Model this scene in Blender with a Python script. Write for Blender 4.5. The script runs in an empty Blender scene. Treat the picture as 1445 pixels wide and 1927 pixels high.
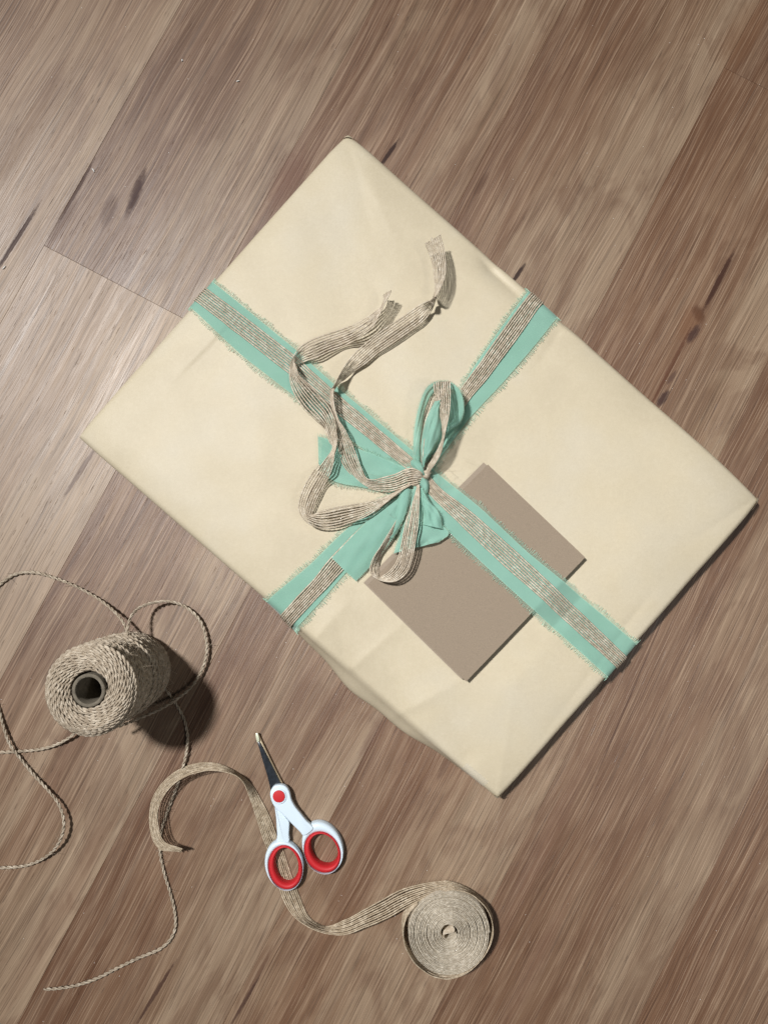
import bpy, math, random
import numpy as np
from mathutils import Vector, Matrix

rnd = random.Random(7)
rng = np.random.RandomState(7)
scene = bpy.context.scene
COL = scene.collection

# ------------------------------------------------------------------ camera
H = 0.62                       # camera height above the floor (m)
TILT = math.radians(3.0)
cam_d = bpy.data.cameras.new("camera")
cam = bpy.data.objects.new("camera", cam_d)
COL.objects.link(cam)
cam_d.sensor_fit = 'HORIZONTAL'
cam_d.sensor_width = 36.0
cam_d.lens = 36.0
cam_d.clip_start = 0.01
cam_d.clip_end = 50
cam.location = (0, 0, H)
cam.rotation_euler = (TILT, 0, 0)
scene.camera = cam

F_PX = 1445.0


def U(px, py, z=0.0):
    """world point at height z seen at photo pixel (px, py)"""
    d = np.array([(px - 722.5) / F_PX, -(py - 963.5) / F_PX, -1.0])
    c, s = math.cos(TILT), math.sin(TILT)
    d = np.array([d[0], c * d[1] - s * d[2], s * d[1] + c * d[2]])
    t = (z - H) / d[2]
    return np.array([0, 0, H]) + d * t


# ------------------------------------------------------------------ world, lamps, exposure
w = bpy.data.worlds.new("World")
scene.world = w
w.use_nodes = True
w.node_tree.nodes["Background"].inputs[0].default_value = (0.80, 0.90, 1.0, 1)
w.node_tree.nodes["Background"].inputs[1].default_value = 0.048


def lamp(name, px, py, h, power, size, color, aim=(722, 1000)):
    ld = bpy.data.lights.new(name, 'AREA')
    ld.shape = 'DISK'
    ld.size = size
    ld.energy = power
    ld.color = color
    lo = bpy.data.objects.new(name, ld)
    p = U(px, py, 0.0)
    lo.location = (p[0], p[1], h)
    d = Vector(tuple(U(*aim))) - Vector(lo.location)
    lo.rotation_euler = d.to_track_quat('-Z', 'Y').to_euler()
    COL.objects.link(lo)
    return lo


kl = lamp("ceiling_lamp", -1826, -760, 2.79, 15.8, 0.24, (1.0, 0.985, 0.965), (1250, 1280))
kl.data.spread = math.radians(62)
lamp("far_lamp", 3750, 2330, 2.17, 8.5, 0.4, (1.0, 0.97, 0.92))

scene.view_settings.view_transform = 'Standard'
scene.view_settings.look = 'None'
scene.view_settings.exposure = 0.0
scene.view_settings.gamma = 1.0
try:
    scene.view_settings.use_curve_mapping = False
except Exception:
    pass

# ------------------------------------------------------------------ object helpers


def mesh_obj(name, V, F, mat, parent=None, root=None, smooth=True, kind=None, label=None):
    me = bpy.data.meshes.new(name)
    V = np.asarray(V, dtype=float)
    off = np.array(root.location) if root is not None else np.zeros(3)
    if isinstance(F, np.ndarray):
        nf, k = F.shape
        me.vertices.add(len(V))
        me.vertices.foreach_set("co", (V - off).astype(np.float32).ravel())
        me.loops.add(nf * k)
        me.loops.foreach_set("vertex_index", F.astype(np.int32).ravel())
        me.polygons.add(nf)
        me.polygons.foreach_set("loop_start", np.arange(0, nf * k, k, dtype=np.int32))
        me.polygons.foreach_set("loop_total", np.full(nf, k, dtype=np.int32))
        me.update(calc_edges=True)
    else:
        me.from_pydata([tuple(v) for v in (V - off)], [], F)
    me.validate()
    me.polygons.foreach_set("use_smooth", np.full(len(me.polygons), bool(smooth)))
    if mat is not None:
        me.materials.append(mat)
    o = bpy.data.objects.new(name, me)
    COL.objects.link(o)
    if parent is not None:
        o.parent = parent
    if kind:
        o["kind"] = kind
    if label:
        o["label"] = label
    return o


def thing(name, label, cat, loc, group=None):
    o = bpy.data.objects.new(name, None)
    o.empty_display_size = 0.02
    COL.objects.link(o)
    o.location = tuple(loc)
    o["label"] = label
    o["category"] = cat
    if group:
        o["group"] = group
    return o


class MB:
    """collects quads"""

    def __init__(s):
        s.V = []
        s.F = []
        s.n = 0

    def add(s, V, F):
        V = np.asarray(V, float)
        s.V.append(V)
        s.F.append(np.asarray(F, int) + s.n)
        s.n += len(V)

    def build(s, name, mat, parent=None, root=None, **k):
        return mesh_obj(name, np.vstack(s.V), np.vstack(s.F), mat, parent, root, **k)


def norm(v):
    v = np.asarray(v, float)
    n = np.linalg.norm(v, axis=-1, keepdims=True)
    n[n < 1e-12] = 1
    return v / n


def spline(P, step, closed=False):
    """Catmull-Rom through rows of P (any dims; first 3 are used for length)"""
    P = np.asarray(P, float)
    d = np.linalg.norm(np.diff(P[:, :3], axis=0), axis=1)
    d = np.maximum(d, 1e-6)
    t = np.concatenate([[0], np.cumsum(np.sqrt(d))])
    n = len(P)
    m = np.zeros_like(P)
    for i in range(n):
        if i == 0:
            m[i] = (P[1] - P[0]) / (t[1] - t[0])
        elif i == n - 1:
            m[i] = (P[-1] - P[-2]) / (t[-1] - t[-2])
        else:
            h0, h1 = t[i] - t[i - 1], t[i + 1] - t[i]
            m[i] = ((P[i] - P[i - 1]) / h0 * h1 + (P[i + 1] - P[i]) / h1 * h0) / (h0 + h1)
    out = []
    for i in range(n - 1):
        k = max(2, int(math.ceil(d[i] / step)))
        h = t[i + 1] - t[i]
        for j in range(k):
            s = j / k
            a = 2 * s**3 - 3 * s**2 + 1
            b = s**3 - 2 * s**2 + s
            c = -2 * s**3 + 3 * s**2
            e = s**3 - s**2
            out.append(a * P[i] + b * h * m[i] + c * P[i + 1] + e * h * m[i + 1])
    out.append(P[-1])
    return np.array(out)


def resample(C, step):
    """even spacing by the first 3 columns"""
    d = np.linalg.norm(np.diff(C[:, :3], axis=0), axis=1)
    t = np.concatenate([[0], np.cumsum(d)])
    n = max(2, int(round(t[-1] / step)))
    tt = np.linspace(0, t[-1], n + 1)
    return np.stack([np.interp(tt, t, C[:, k]) for k in range(C.shape[1])], 1)


def tube(mb, P, R, N=None, ns=5, caps=True, flat=1.0):
    """tube along P (n,3) with radii R; N = reference normals"""
    P = np.asarray(P, float)
    n = len(P)
    R = np.broadcast_to(R, (n,)).astype(float)
    T = norm(np.gradient(P, axis=0))
    if N is None:
        N = np.zeros_like(P)
        ref = np.array([0, 0, 1.0])
        if abs(T[0] @ ref) > 0.9:
            ref = np.array([1.0, 0, 0])
        v = ref - T[0] * (ref @ T[0])
        v /= np.linalg.norm(v)
        for i in range(n):
            v = v - T[i] * (v @ T[i])
            v /= max(np.linalg.norm(v), 1e-9)
            N[i] = v
    else:
        N = norm(N - T * np.sum(N * T, 1, keepdims=True))
    B = np.cross(T, N)
    ang = np.arange(ns) * 2 * math.pi / ns
    V = (P[:, None, :] + R[:, None, None] * (np.cos(ang)[None, :, None] * N[:, None, :] * flat
                                             + np.sin(ang)[None, :, None] * B[:, None, :]))
    V = V.reshape(-1, 3)
    i = np.arange(n - 1)[:, None] * ns
    j = np.arange(ns)[None, :]
    j2 = (j + 1) % ns
    Fq = np.stack([i + j, i + j2, i + ns + j2, i + ns + j], -1).reshape(-1, 4)
    if caps:
        V = np.vstack([V, P[0], P[-1]])
        c0, c1 = n * ns, n * ns + 1
        jj = np.arange(0, ns)
        # quads degenerate-free fans: use pairs where possible
        f0 = np.array([[c0, (a + 1) % ns, a, a] for a in jj])
        # avoid degenerate quads: skip the caps when odd
        if ns % 2 == 0:
            f0 = np.array([[c0, (a + 2) % ns, (a + 1) % ns, a] for a in range(0, ns, 2)])
            b = (n - 1) * ns
            f1 = np.array([[c1, b + a, b + (a + 1) % ns, b + (a + 2) % ns] for a in range(0, ns, 2)])
            Fq = np.vstack([Fq, f0, f1])
        else:
            V = V[:-2]
    mb.add(V, Fq)


def grid_faces(n, m):
    i = np.arange(n - 1)[:, None] * m
    j = np.arange(m - 1)[None, :]
    return np.stack([i + j, i + j + 1, i + m + j + 1, i + m + j], -1).reshape(-1, 4)


# ------------------------------------------------------------------ materials
class NT:
    def __init__(s, name):
        s.m = bpy.data.materials.new(name)
        s.m.use_nodes = True
        s.t = s.m.node_tree
        s.t.nodes.clear()
        s.out = s.t.nodes.new("ShaderNodeOutputMaterial")

    def n(s, typ, **kw):
        nd = s.t.nodes.new(typ)
        for k, v in kw.items():
            if k.startswith("i_"):
                key = k[2:]
                key = int(key) if key.isdigit() else key
                s.set(nd.inputs[key], v)
            else:
                setattr(nd, k, v)
        return nd

    def set(s, sock, v):
        if isinstance(v, bpy.types.NodeSocket):
            s.t.links.new(v, sock)
        elif isinstance(v, bpy.types.Node):
            s.t.links.new(v.outputs[0], sock)
        else:
            sock.default_value = v

    def math(s, op, a, b=None, c=None, clamp=False):
        nd = s.n("ShaderNodeMath", operation=op, use_clamp=clamp)
        s.set(nd.inputs[0], a)
        if b is not None:
            s.set(nd.inputs[1], b)
        if c is not None:
            s.set(nd.inputs[2], c)
        return nd.outputs[0]

    def dot(s, a, v):
        nd = s.n("ShaderNodeVectorMath", operation='DOT_PRODUCT')
        s.set(nd.inputs[0], a)
        nd.inputs[1].default_value = v
        return nd.outputs["Value"]

    def noise(s, vec, scale, detail=2.0, rough=0.5, dist=0.0):
        nd = s.n("ShaderNodeTexNoise")
        if vec is not None:
            s.set(nd.inputs["Vector"], vec)
        nd.inputs["Scale"].default_value = scale
        nd.inputs["Detail"].default_value = detail
        nd.inputs["Roughness"].default_value = rough
        nd.inputs["Distortion"].default_value = dist
        return nd.outputs[0]

    def ramp(s, fac, stops):
        nd = s.n("ShaderNodeValToRGB")
        s.set(nd.inputs[0], fac)
        cr = nd.color_ramp
        while len(cr.elements) < len(stops):
            cr.elements.new(0.5)
        for e, (p, c) in zip(cr.elements, stops):
            e.position = p
            e.color = (*c, 1) if len(c) == 3 else c
        return nd.outputs[0]

    def mix(s, fac, a, b, mode='MIX'):
        nd = s.n("ShaderNodeMix", data_type='RGBA', blend_type=mode)
        s.set(nd.inputs[0], fac)
        for sock, v in ((nd.inputs[6], a), (nd.inputs[7], b)):
            if isinstance(v, tuple) and len(v) == 3:
                v = (*v, 1)
            s.set(sock, v)
        return nd.outputs[2]

    def maprange(s, v, a, b, c, d, smooth=False):
        nd = s.n("ShaderNodeMapRange")
        if smooth:
            nd.interpolation_type = 'SMOOTHSTEP'
        s.set(nd.inputs[0], v)
        for i, x in enumerate((a, b, c, d)):
            nd.inputs[1 + i].default_value = x
        return nd.outputs[0]

    def comb(s, x, y, z):
        nd = s.n("ShaderNodeCombineXYZ")
        s.set(nd.inputs[0], x)
        s.set(nd.inputs[1], y)
        s.set(nd.inputs[2], z)
        return nd.outputs[0]

    def bump(s, h, strength, dist):
        nd = s.n("ShaderNodeBump")
        s.set(nd.inputs["Height"], h)
        nd.inputs["Strength"].default_value = strength
        nd.inputs["Distance"].default_value = dist
        return nd.outputs[0]

    def bsdf(s, color, rough=0.5, normal=None, **kw):
        nd = s.n("ShaderNodeBsdfPrincipled")
        if isinstance(color, tuple) and len(color) == 3:
            color = (*color, 1)
        s.set(nd.inputs["Base Color"], color)
        s.set(nd.inputs["Roughness"], rough)
        if normal is not None:
            s.set(nd.inputs["Normal"], normal)
        for k, v in kw.items():
            s.set(nd.inputs[k.replace("_", " ")], v)
        s.t.links.new(nd.outputs[0], s.out.inputs[0])
        return nd

    def pos(s):
        return s.n("ShaderNodeNewGeometry").outputs["Position"]


def srgb(r, g, b):
    def f(c):
        c /= 255.0
        return c / 12.92 if c <= 0.04045 else ((c + 0.055) / 1.055)**2.4
    return (f(r), f(g), f(b))


# ---- floor frame: grain direction and plank width from the seams
s0, s1 = U(1067, 0), U(33, 1926)
E1 = norm((s1 - s0)[None])[0]                # along the grain, towards the bottom left
E2 = np.array([-E1[1], E1[0], 0.0])          # across the grain
if E2[0] < 0:
    E2 = -E2
q = U(1445, 1426)
PW = float((q - s0) @ E2) / 3.0              # plank width
UO = float(s0 @ E1)
VO = float(s0 @ E2)


def uv_of(px, py):
    p = U(px, py)
    return float(p @ E1), float(p @ E2)


def mat_wood():
    t = NT("wood_plank_vinyl")
    P = t.pos()
    u0 = t.dot(P, tuple(E1))
    v0 = t.dot(P, tuple(E2))
    att = t.n("ShaderNodeAttribute", attribute_type='OBJECT', attribute_name="seed")
    seed = att.outputs["Fac"]
    att2 = t.n("ShaderNodeAttribute", attribute_type='OBJECT', attribute_name="tone")
    tone = att2.outputs["Fac"]
    sh = t.math('MULTIPLY', seed, 13.7)

    # slow wander of the grain
    wv = t.noise(t.comb(t.math('MULTIPLY', u0, 3.5), t.math('MULTIPLY', v0, 7.0), sh), 1.0, 2.0)
    wv2 = t.math('MULTIPLY', t.math('SUBTRACT', wv, 0.5), 0.020)
    v = t.math('ADD', v0, wv2)
    u = u0

    def N(su, sv, det=2.0, rough=0.5, off=0.0, dist=0.0):
        return t.noise(t.comb(t.math('MULTIPLY', u, su), t.math('MULTIPLY', v, sv),
                              t.math('ADD', sh, off)), 1.0, det, rough, dist)

    broad = N(2.2, 22, 3, 0.55)
    mid = N(3.2, 110, 4, 0.6, 3.0)
    fine = N(8, 800, 3, 0.6, 7.0)
    vfine = N(15, 1250, 2, 0.6, 11.0)
    swirl = N(13, 34, 3, 0.55, 17.0, 1.2)
    vf_ = t.math('FRACT', t.math('DIVIDE', t.math('SUBTRACT', v0, VO), PW))
    slow = t.noise(t.comb(t.math('MULTIPLY', u, 2.0), t.math('MULTIPLY', v, 9.0), t.math('ADD', sh, 31.0)), 1.0, 2.0)
    lean_ = t.math('ADD', t.math('MULTIPLY', t.math('SUBTRACT', vf_, 0.5), 0.40), t.math('MULTIPLY', t.math('SUBTRACT', slow, 0.5), 0.5))
    broad = t.math('ADD', broad, lean_)
    fine = t.math('ADD', fine, t.math('MULTIPLY', t.math('SUBTRACT', t.noise(t.comb(t.math('MULTIPLY', u, 28.0), t.math('MULTIPLY', v, 900.0), sh), 1.0, 2.0), 0.5), 0.35))
    grey = t.ramp(broad, [(0.28, (0.122, 0.058, 0.029)), (0.42, (0.173, 0.096, 0.054)),
                          (0.56, (0.227, 0.151, 0.094)), (0.70, (0.303, 0.223, 0.149))])
    red = t.ramp(mid, [(0.30, (0.076, 0.039, 0.023)), (0.45, (0.161, 0.086, 0.049)),
                       (0.56, (0.218, 0.136, 0.085)), (0.72, (0.336, 0.236, 0.155))])
    c = t.mix(0.40, grey, red)
    sw = t.maprange(swirl, 0.42, 0.62, 0.0, 1.0, True)
    c = t.mix(t.math('MULTIPLY', sw, 0.42), c, (0.108, 0.049, 0.025), 'MIX')
    # plank tone
    c = t.mix(t.maprange(tone, 0.0, 1.0, 0.0, 0.55), c, (0.336, 0.253, 0.180))
    dk = t.maprange(tone, -1.0, 0.0, 0.45, 0.0)
    c = t.mix(dk, c, (0.076, 0.041, 0.025))
    # light and dark fibres
    li = t.maprange(fine, 0.53, 0.70, 0.0, 1.0, True)
    c = t.mix(t.math('MULTIPLY', li, 0.34), c, (0.408, 0.292, 0.198))
    da = t.maprange(fine, 0.46, 0.31, 0.0, 1.0, True)
    c = t.mix(t.math('MULTIPLY', da, 0.42), c, (0.050, 0.026, 0.016))
    vf = t.maprange(vfine, 0.54, 0.68, 0.0, 1.0, True)
    c = t.mix(t.math('MULTIPLY', vf, 0.30), c, (0.499, 0.369, 0.260))
    vd = t.maprange(vfine, 0.44, 0.32, 0.0, 1.0, True)
    c = t.mix(t.math('MULTIPLY', vd, 0.42), c, (0.046, 0.025, 0.016))
    # short dark pores
    pore = N(75, 900, 1, 0.5, 23.0)
    pm = t.maprange(pore, 0.70, 0.80, 0.0, 1.0)
    c = t.mix(t.math('MULTIPLY', pm, 0.55), c, (0.046, 0.025, 0.018))

    # printed cracks, mineral streaks and knots, each with its own place
    jag = t.noise(t.comb(t.math('MULTIPLY', u0, 260), t.math('MULTIPLY', v0, 420), 0.0), 1.0, 3.0, 0.6)
    jagm = t.math('MULTIPLY', t.math('SUBTRACT', jag, 0.5), 1.6)
    MM = 0.00043
    feats = [  # px, py, length px, width px, lean, strength, colour
        (256, 362, 92, 17, 8, 0.95, (0.045, 0.026, 0.028)),
        (205, 395, 60, 26, 10, 0.45, (0.07, 0.045, 0.045)),
        (142, 362, 150, 7, 0, 0.90, (0.06, 0.035, 0.03)),
        (118, 415, 110, 24, 0, 0.45, (0.10, 0.06, 0.05)),
        (30, 452, 165, 9, -3, 0.92, (0.035, 0.02, 0.022)),
        (732, 288, 64, 8, -6, 0.97, (0.022, 0.013, 0.015)),
        (975, 515, 48, 8, -7, 0.97, (0.022, 0.013, 0.015)),
        (1352, 528, 128, 10, 0, 0.95, (0.04, 0.018, 0.015)),
        (1314, 591, 34, 20, 50, 0.85, (0.05, 0.022, 0.014)),
        (1300, 610, 70, 44, 10, 0.50, (0.16, 0.075, 0.04)),
        (1305, 628, 40, 15, -8, 0.85, (0.035, 0.02, 0.022)),
        (1262, 690, 175, 7, 0, 0.80, (0.085, 0.035, 0.022)),
        (1247, 750, 36, 13, -6, 0.88, (0.035, 0.02, 0.022)),
        (1264, 710, 30, 8, -6, 0.6, (0.05, 0.03, 0.03)),
        (540, 340, 130, 52, 4, 0.50, (0.135, 0.07, 0.055)),
        (905, 345, 50, 14, -3, 0.60, (0.09, 0.05, 0.035)),
        (152, 886, 120, 9, -4, 0.62, (0.09, 0.065, 0.07)),
        (293, 1870, 130, 7, -4, 0.90, (0.05, 0.025, 0.02)),
        (478, 1850, 130, 7, 0, 0.65, (0.09, 0.045, 0.03)),
        (458, 1890, 110, 6, -3, 0.80, (0.05, 0.025, 0.02)),
        (1190, 1300, 420, 3.5, 4, 0.60, (0.06, 0.035, 0.03)),
        (700, 1385, 90, 18, 0, 0.55, (0.12, 0.065, 0.05)),
        (838, 1440, 60, 12, 0, 0.55, (0.10, 0.06, 0.045)),
        (1400, 60, 160, 60, 0, 0.45, (0.17, 0.085, 0.045)),
        (420, 130, 330, 26, 0, 0.42, (0.12, 0.075, 0.055)),
        (355, 60, 260, 18, 0, 0.40, (0.10, 0.065, 0.05)),
        (60, 230, 330, 30, 0, 0.35, (0.135, 0.08, 0.06)),
        (1030, 1580, 420, 30, 0, 0.35, (0.155, 0.085, 0.06)),
        (1000, 1830, 260, 30, 0, 0.35, (0.15, 0.08, 0.055)),
        (120, 1700, 380, 40, 0, 0.30, (0.21, 0.125, 0.085)),
    ]
    marks = None
    for (fx, fy, L, W, lean, st, col) in feats:
        a, b = uv_of(fx, fy)
        du = t.math('SUBTRACT', u0, a)
        dv = t.math('SUBTRACT', v0, b)
        ca, sa = math.cos(math.radians(lean)), math.sin(math.radians(lean))
        x = t.math('ADD', t.math('MULTIPLY', du, ca), t.math('MULTIPLY', dv, sa))
        y = t.math('SUBTRACT', t.math('MULTIPLY', dv, ca), t.math('MULTIPLY', du, sa))
        x = t.math('MULTIPLY', x, 2.0 / (L * MM))
        y = t.math('MULTIPLY', y, 2.0 / (W * MM))
        r2 = t.math('ADD', t.math('MULTIPLY', x, x), t.math('MULTIPLY', y, y))
        r2 = t.math('ADD', r2, jagm)
        st *= 0.88
        soft = 0.95 if W > 13 else 0.6
        m = t.maprange(r2, 1.0 + soft, 1.0 - soft, 0.0, st, True)
        c = t.mix(m, c, col)
        marks = m if marks is None else t.math('MAXIMUM', marks, m)

    # relief: embossed grain
    hgt = t.math('ADD', t.math('MULTIPLY', fine, 0.7), t.math('MULTIPLY', vfine, 0.6))
    hgt = t.math('SUBTRACT', hgt, t.math('MULTIPLY', pm, 0.3))
    nrm = t.bump(hgt, 0.55, 0.0006)
    rough = t.maprange(mid, 0.3, 0.7, 0.38, 0.52)
    t.bsdf(c, rough, nrm, Specular_IOR_Level=t.maprange(marks, 0.0, 1.0, 0.55, 0.04))
    return t.m


def mat_paper():
    t = NT("pearl_wrapping_paper")
    tc = t.n("ShaderNodeTexCoord").outputs["Object"]
    a = t.noise(tc, 14, 3, 0.6)
    b = t.noise(tc, 900, 3, 0.7)
    bb = t.noise(tc, 320, 3, 0.7)
    c = t.ramp(a, [(0.3, (0.500, 0.437, 0.318)), (0.5, (0.540, 0.474, 0.345)), (0.75, (0.543, 0.490, 0.382))])
    c = t.mix(t.maprange(b, 0.35, 0.7, 0.0, 0.24), c, (0.37, 0.31, 0.215))
    c = t.mix(t.maprange(bb, 0.45, 0.7, 0.0, 0.15), c, (0.66, 0.59, 0.46))
    fib = t.noise(tc, 60, 4, 0.75)
    h = t.math('ADD', t.math('MULTIPLY', b, 0.25), t.math('MULTIPLY', fib, 1.0))
    nrm = t.bump(h, 0.22, 0.0006)
    t.bsdf(c, 0.50, nrm, Specular_IOR_Level=0.28)
    return t.m


def mat_jute(name, base, light, dark, scale=1.0, rough=0.62, spec=0.4):
    t = NT(name)
    tc = t.n("ShaderNodeTexCoord").outputs["Object"]
    a = t.noise(tc, 300 * scale, 2, 0.5)
    b = t.noise(tc, 60, 3, 0.6)
    c2 = t.noise(tc, 1500 * scale, 2, 0.5)
    c = t.mix(t.maprange(a, 0.45, 0.70, 0.0, 0.8), base, light)
    c = t.mix(t.maprange(a, 0.42, 0.28, 0.0, 0.30), c, dark)
    c = t.mix(t.maprange(b, 0.4, 0.7, 0.0, 0.28), c, dark)
    c = t.mix(t.maprange(c2, 0.5, 0.75, 0.0, 0.5), c, light)
    nrm = t.bump(c2, 0.5, 0.0004)
    t.bsdf(c, rough, nrm, Specular_IOR_Level=spec)
    return t.m


def mat_chiffon():
    t = NT("mint_chiffon")
    tc = t.n("ShaderNodeTexCoord").outputs["Object"]
    b = t.noise(tc, 1400, 2, 0.6)
    lo = t.noise(tc, 35, 3, 0.6)
    c = t.ramp(lo, [(0.3, (0.290, 0.535, 0.435)), (0.7, (0.335, 0.59, 0.49))])
    c = t.mix(t.maprange(b, 0.35, 0.7, 0.0, 0.28), c, (0.26, 0.52, 0.42))
    nrm = t.bump(b, 0.25, 0.0003)
    p = t.bsdf(c, 0.75, nrm, Specular_IOR_Level=0.15, Sheen_Weight=0.25)
    tr = t.n("ShaderNodeBsdfTranslucent")
    t.set(tr.inputs[0], c)
    tp = t.n("ShaderNodeBsdfTransparent")
    m1 = t.n("ShaderNodeMixShader")
    m1.inputs[0].default_value = 0.28
    t.t.links.new(p.outputs[0], m1.inputs[1])
    t.t.links.new(tr.outputs[0], m1.inputs[2])
    m2 = t.n("ShaderNodeMixShader")
    m2.inputs[0].default_value = 0.10
    t.t.links.new(m1.outputs[0], m2.inputs[1])
    t.t.links.new(tp.outputs[0], m2.inputs[2])
    t.t.links.new(m2.outputs[0], t.out.inputs[0])
    return t.m


def mat_plain(name, col, rough=0.5, spec=0.5, metal=0.0, noise=None, coat=0.0):
    t = NT(name)
    tc = t.n("ShaderNodeTexCoord").outputs["Object"]
    c = (*col, 1)
    nrm = None
    if noise:
        sc, amt = noise
        a = t.noise(tc, sc, 3, 0.6)
        c = t.mix(t.maprange(a, 0.35, 0.65, 0.0, 1.0), tuple(x * (1 - amt) for x in col),
                  tuple(min(1, x * (1 + amt)) for x in col))
        nrm = t.bump(a, 0.15, 0.0003)
    t.bsdf(c, rough, nrm, Specular_IOR_Level=spec, Metallic=metal, Coat_Weight=coat)
    return t.m


M_WOOD = mat_wood()
M_PAPER = mat_paper()
M_JUTE = mat_jute("woven_jute", (0.46, 0.385, 0.29), (0.74, 0.67, 0.56), (0.25, 0.19, 0.13))
M_JUTE_G = mat_jute("woven_jute_gold", (0.38, 0.30, 0.205), (0.66, 0.565, 0.43), (0.19, 0.135, 0.085))
M_TWINE = mat_jute("jute_twine", (0.35, 0.285, 0.21), (0.62, 0.545, 0.44), (0.16, 0.118, 0.08), 0.9)
M_COIL = mat_jute("coiled_jute_edge", (0.43, 0.375, 0.29), (0.68, 0.62, 0.52), (0.22, 0.17, 0.115), 1.4)
M_CHIF = mat_chiffon()
M_FRINGE = mat_plain("chiffon_fringe", (0.46, 0.70, 0.56), 0.7, 0.2)
M_CARD = mat_plain("kraft_card", (0.258, 0.205, 0.152), 0.8, 0.25, noise=(1500, 0.10))
M_CARD_E = mat_plain("kraft_card_under", (0.30, 0.245, 0.19), 0.8, 0.2, noise=(1500, 0.10))
M_TUBE = mat_plain("grey_cardboard", (0.15, 0.13, 0.10), 0.85, 0.2, noise=(300, 0.2))
M_WHITE = mat_plain("white_plastic", (0.62, 0.73, 0.82), 0.38, 0.45)
M_RED = mat_plain("red_rubber", (0.50, 0.016, 0.022), 0.55, 0.4)
M_STEEL = mat_plain("dark_steel", (0.018, 0.022, 0.028), 0.30, 0.5, 0.0, noise=(250, 0.3))
M_EDGE = mat_plain("ground_steel_edge", (0.62, 0.52, 0.36), 0.3, 0.6, 0.85)
M_TIP = mat_plain("pale_steel_tip", (0.74, 0.78, 0.60), 0.32, 0.6, 0.3)
M_SUB = mat_plain("dark_subfloor", (0.03, 0.022, 0.018), 0.9, 0.1)
M_LINT = mat_plain("white_paper_scrap", (0.85, 0.85, 0.82), 0.7, 0.3)
M_HAIR = mat_plain("jute_hair", (0.50, 0.42, 0.32), 0.6, 0.4)
t_ = NT("clear_tape")
t_.bsdf((0.8, 0.8, 0.76), 0.12, None, Specular_IOR_Level=0.7, Alpha=0.14)
M_TAPE = t_.m

# ------------------------------------------------------------------ the floor
GAP = 0.00007


def plank_obj(u0, u1, v0, v1, seed, tone, parent):
    zt, zb, ch = 0.0, -0.004, 0.00012
    u0 += GAP
    u1 -= GAP
    v0 += GAP
    v1 -= GAP
    V = []
    for (z, i) in ((zb, 0), (zt - ch, 0), (zt, ch)):
        for (a, b) in ((u0 + i, v0 + i), (u1 - i, v0 + i), (u1 - i, v1 - i), (u0 + i, v1 - i)):
            V.append(E1 * a + E2 * b + np.array([0, 0, z]))
    flip = np.cross(E1, E2)[2] < 0
    F = [[8, 9, 10, 11]]
    for r in (0, 4):
        for k in range(4):
            F.append([r + k, r + (k + 1) % 4, r + 4 + (k + 1) % 4, r + 4 + k])
    F.append([3, 2, 1, 0])
    F = np.array(F)
    if flip:
        F = F[:, ::-1].copy()
    o = mesh_obj("plank", V, F, M_WOOD, parent, None, smooth=False)
    o["seed"] = float(seed)
    o["tone"] = float(tone)
    return o


gu0, gu1, gv0, gv1 = UO - 1.0, UO + 1.9, VO - 1.3, VO + 1.3
Vs = [E1 * a + E2 * b + np.array([0, 0, -0.0045]) for a, b in
      ((gu0 - 1, gv0 - 1), (gu1 + 1, gv0 - 1), (gu1 + 1, gv1 + 1), (gu0 - 1, gv1 + 1))]
if np.cross(E1, E2)[2] < 0:
    Vs = Vs[::-1]
floor = mesh_obj("floor", Vs, np.array([[0, 1, 2, 3]]), M_SUB, smooth=False, kind="structure",
                 label="grey brown wood plank floor running diagonally")
butt_a = uv_of(75, 457)[0]
butt_b = uv_of(1364, 127)[0]
tones = {(-3, 0): 0.30, (-2, 0): -0.42, (-2, 1): 0.85, (-1, 0): -0.12, (0, 0): -0.18, (1, 0): -0.35, (1, 1): 0.0,
         (2, 0): -0.30, (2, 1): -0.18, (3, 0): 0.0}
LP = 1.22
for k in range(-8, 8):
    v0 = VO + k * PW
    base = rnd.uniform(0, LP)
    if k == -2:
        base = butt_a - UO
    elif k == 1 or k == 2:
        base = butt_b - UO if k == 1 else -0.15
    elif k in (-1, 0, -3, -4, 3):
        base = -0.15          # their joints lie outside the picture
    cuts = [UO + base + i * LP for i in range(-3, 4)]
    idx = 0
    for a, b in zip(cuts[:-1], cuts[1:]):
        if b < UO - 0.9 or a > UO + 1.9:
            continue
        if k in (-2, 1):
            key = (k, 0) if b <= UO + base + 1e-6 else (k, 1)
        else:
            key = (k, 0)
        tone = tones.get(key, rnd.uniform(-0.5, 0.5))
        plank_obj(a, b, v0, v0 + PW, rnd.uniform(0, 10), tone, floor)

# ------------------------------------------------------------------ the parcel
HB = 0.027
zc = HB - 0.006
cA, cB, cC, cD = U(654, 246, zc), U(144, 821, zc), U(939, 1508, zc), U(1438, 939, zc)
BC = (cA + cB + cC + cD) / 4
EU = norm(((cD - cA) + (cC - cB))[None])[0]
EU[2] = 0
EV = np.array([-EU[1], EU[0], 0.0])          # towards the upper right long edge
HA = float(((cC - cB) @ EU + (cD - cA) @ EU) / 4)
HV = float(((cA - cB) @ EV + (cD - cC) @ EV) / 4)
BC[2] = 0


def loc_ab(px, py, z=HB):
    p = U(px, py, z) - BC
    return float(p @ EU), float(p @ EV)


# skew so that the four corners fall where the photo has them
corn = {}
for nm, c in (("A", cA), ("B", cB), ("C", cC), ("D", cD)):
    p = c - BC
    corn[nm] = (float(p @ EU), float(p @ EV))


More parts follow.
